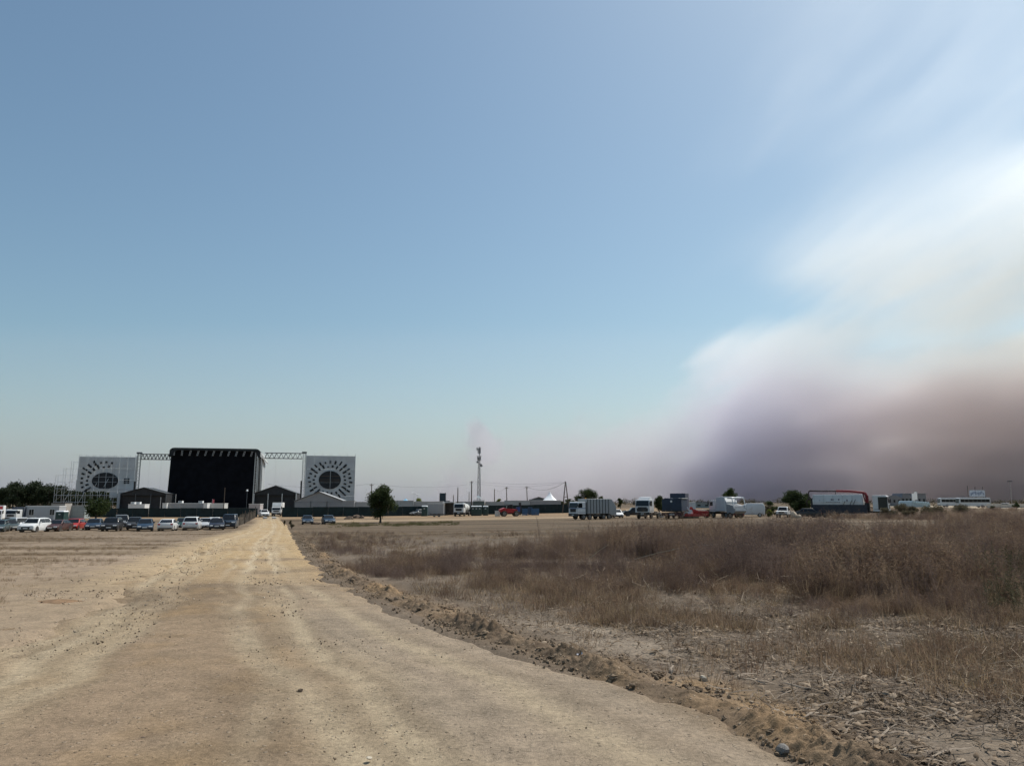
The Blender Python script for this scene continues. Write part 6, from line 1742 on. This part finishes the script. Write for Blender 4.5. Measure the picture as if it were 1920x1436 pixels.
# ------------------------------------------------------------------ smoke of the distant fire: real volumes 3 km away
def box_mesh(name, lo, hi):
    (x0, y0, z0), (x1, y1, z1) = lo, hi
    v = [(x0, y0, z0), (x1, y0, z0), (x1, y1, z0), (x0, y1, z0), (x0, y0, z1), (x1, y0, z1), (x1, y1, z1), (x0, y1, z1)]
    f = [(0, 3, 2, 1), (4, 5, 6, 7), (0, 1, 5, 4), (1, 2, 6, 5), (2, 3, 7, 6), (3, 0, 4, 7)]
    me = bpy.data.meshes.new(name); me.from_pydata(v, [], f)
    o = bpy.data.objects.new(name, me); COL.objects.link(o)
    return o

def NZ(nt, km, scale, detail, loc=(0, 0, 0), stretch=(1, 1, 1)):
    v = mapping(nt, km, stretch, loc)
    return (X(nt, noise_node(nt, v, scale, detail, .58).outputs[0]) - 0.5) * 2.0

def plume(nt, km, x, y, z):
    # u, v: position across and up the smoke bank in units of 206 m
    u = x * 4.86 + 9.6; v = z * 4.86
    big = NZ(nt, km, .9, 2, (9, 4, 2), (1, .15, 1))
    n1 = NZ(nt, km, 2.4, 8, (3, 0, 1), (.9, .06, 1.2))
    n3 = NZ(nt, km, 2.4, 8, (7, 3, 5), (.9, .06, 1.2))
    fine = NZ(nt, km, 8.0, 5, (2, 8, 3), (.9, .05, 1.3))
    # wind shear coordinates: streaks climb to the right and curl
    cb = nt.nodes.new('ShaderNodeCombineXYZ')
    for i, e in enumerate((x * .50 + z * .15 + n3 * .10, y * .05, z * 1.35 - x * .50 + n1 * .16)): nt.links.new(e.s, cb.inputs[i])
    w = NZ(nt, cb.outputs[0], 2.2, 8, (1, 7, 4)); w2 = NZ(nt, cb.outputs[0], 6.5, 6, (4, 1, 9))
    uu = u + n1 * 1.7 + big * .5 + fine * .5; vv = v + n3 * 1.5 + big * .4 + fine * .45
    # dense low bank: leaning left edge, lit crown, heavier below and to the right
    left = (uu - 12.70 - v * .26).ss(-.10, .45)
    top = (u - 13.2).mx(0.0) * .05 + 3.1
    up = 1.0 - (vv - top).ss(-.30, .05)
    core = 1.0 - (vv - top + (u - 14.0).mx(0.0) * .05).ss(-1.7, -.35)
    dense = left * (up * 2.2 * (fine * 1.2 + 1.0).mx(.1) + core * 3.1 * (n3 * 1.0 + fine * .6 + 1.0).mx(.25))
    # pale ground smear creeping to the left
    t2 = (u - 8.2).mx(0.0) * .17 + .95
    smear = (u + n1 * .8).ss(7.9, 10.6) * (1.0 - (vv - t2).ss(-1.0, .15)) * (fine * 1.0 + n3 * .7 + .9).mx(.1) * 4.4
    # small separate puffs at the left end
    pu = u + n1 * .9 + fine * .3; pv_ = v + n3 * .9 + fine * .3
    p1 = 1.0 - ((pu - 9.15) * (pu - 9.15) * 12.0 + (pv_ - .95) * (pv_ - .95) * 6.0).ss(.0, 1.0)
    p2 = (1.0 - ((pu - 8.4 - v * .35)._op('ABSOLUTE')).ss(.0, .30)) * (1.0 - v.ss(.25, .75))
    puffs = p1 * 3.2 + p2 * 3.2
    # veil blown up to the right
    vu = (u - 13.4) * .40 + 4.75
    vl = 4.55 - (u - 14.1).mx(0.0) * .42
    tv = v + w * 2.0 + big * .5 + w2 * .6
    veil = (1.0 - (tv - vu).ss(-1.0, .45)) * (tv - vl).ss(-.35, .5) * (u + w * 3.0 + w2 * 1.0).ss(12.3, 16.6) * (w * 1.8 + w2 * 1.6 + .75).mx(0.02) * 1.15
    haze_ = (u + w * 1.0).ss(14.5, 18.5) * (v - 2.6).ss(.0, 1.4) * (1.0 - v.ss(5.5, 8.5)) * (w2 * .6 + 1.0) * .55
    wisp = (u + w * 2.5).ss(12.8, 18.0) * v.ss(4.2, 6.5) * (1.0 - v.ss(8.0, 12.0)) * (w * 2.2 + w2 * 2.0 + .22).mx(0.0) * .40
    return (dense + smear + puffs + veil + wisp + haze_).mx(0.0)

def smoke_volume(name, fn, lo, hi, res, color, aniso, low=None):
    gt = bpy.data.node_groups.new(name + '_shape', 'GeometryNodeTree')
    gt.interface.new_socket('Geometry', in_out='INPUT', socket_type='NodeSocketGeometry')
    gt.interface.new_socket('Geometry', in_out='OUTPUT', socket_type='NodeSocketGeometry')
    go = gt.nodes.new('NodeGroupOutput')
    pos = gt.nodes.new('GeometryNodeInputPosition')
    km = mapping(gt, pos.outputs[0], (.001, .001, .001))
    sp = gt.nodes.new('ShaderNodeSeparateXYZ'); gt.links.new(km, sp.inputs[0])
    d = fn(gt, km, *(X(gt, sp.outputs[i]) for i in range(3)))
    vc = gt.nodes.new('GeometryNodeVolumeCube')
    vc.inputs['Min'].default_value = lo; vc.inputs['Max'].default_value = hi
    for k, r in zip('XYZ', res): vc.inputs['Resolution ' + k].default_value = r
    gt.links.new(d.s, vc.inputs['Density'])
    m = bpy.data.materials.new(name); m.use_nodes = True
    nt = m.node_tree; nt.nodes.clear()
    out = nt.nodes.new('ShaderNodeOutputMaterial')
    pv = nt.nodes.new('ShaderNodeVolumePrincipled')
    pv.inputs['Anisotropy'].default_value = aniso
    pv.inputs['Color'].default_value = tuple(color) + (1,)
    if low is not None:                      # soot: darker and browner smoke low down, cleaner smoke aloft
        tc = nt.nodes.new('ShaderNodeNewGeometry') ; sp2 = nt.nodes.new('ShaderNodeSeparateXYZ'); nt.links.new(tc.outputs['Position'], sp2.inputs[0])
        px_, pz_ = X(nt, sp2.outputs[0]), X(nt, sp2.outputs[2])
        lowc = mixc(nt, px_.ss(450, 850), low[0], mixc(nt, px_.ss(800, 1700), low[1], low[2]))
        midc = mixc(nt, px_.ss(900, 2000), color, low[3])
        nt.links.new(mixc(nt, pz_.ss(850, 1150), mixc(nt, pz_.ss(380, 680), lowc, midc), color), pv.inputs['Color'])
    pv.inputs['Density'].default_value = 0.001
    nt.links.new(pv.outputs[0], out.inputs['Volume'])
    sm_ = gt.nodes.new('GeometryNodeSetMaterial'); sm_.inputs['Material'].default_value = m
    gt.links.new(vc.outputs[0], sm_.inputs[0]); gt.links.new(sm_.outputs[0], go.inputs[0])
    o = box_mesh(name, lo, hi); o.data.materials.append(m)
    md = o.modifiers.new('smoke', 'NODES'); md.node_group = gt
    return o

so = smoke_volume('smoke_plume', plume, (-420, 2800, -2), (3600, 3200, 2400), (330, 5, 196), (.975, .983, .975), .5,
                  ((.79, .765, .80), (.928, .898, .960), (.992, .912, .893), (.975, .93, .86)))
tag(so, 'huge grey and brown wildfire smoke plume drifting up on the right', 'smoke', kind='stuff')

def low_layer(nt, km, x, y, z):
    return (z * -3.0)._op('EXPONENT') * 2.2
sl2 = smoke_volume('smoke_haze', low_layer, (-6000, 3900, -2), (6000, 4300, 900), (6, 3, 40), (.79, .81, .90), .35)
tag(sl2, 'thin milky smoke lying along the whole horizon', 'smoke', kind='stuff')
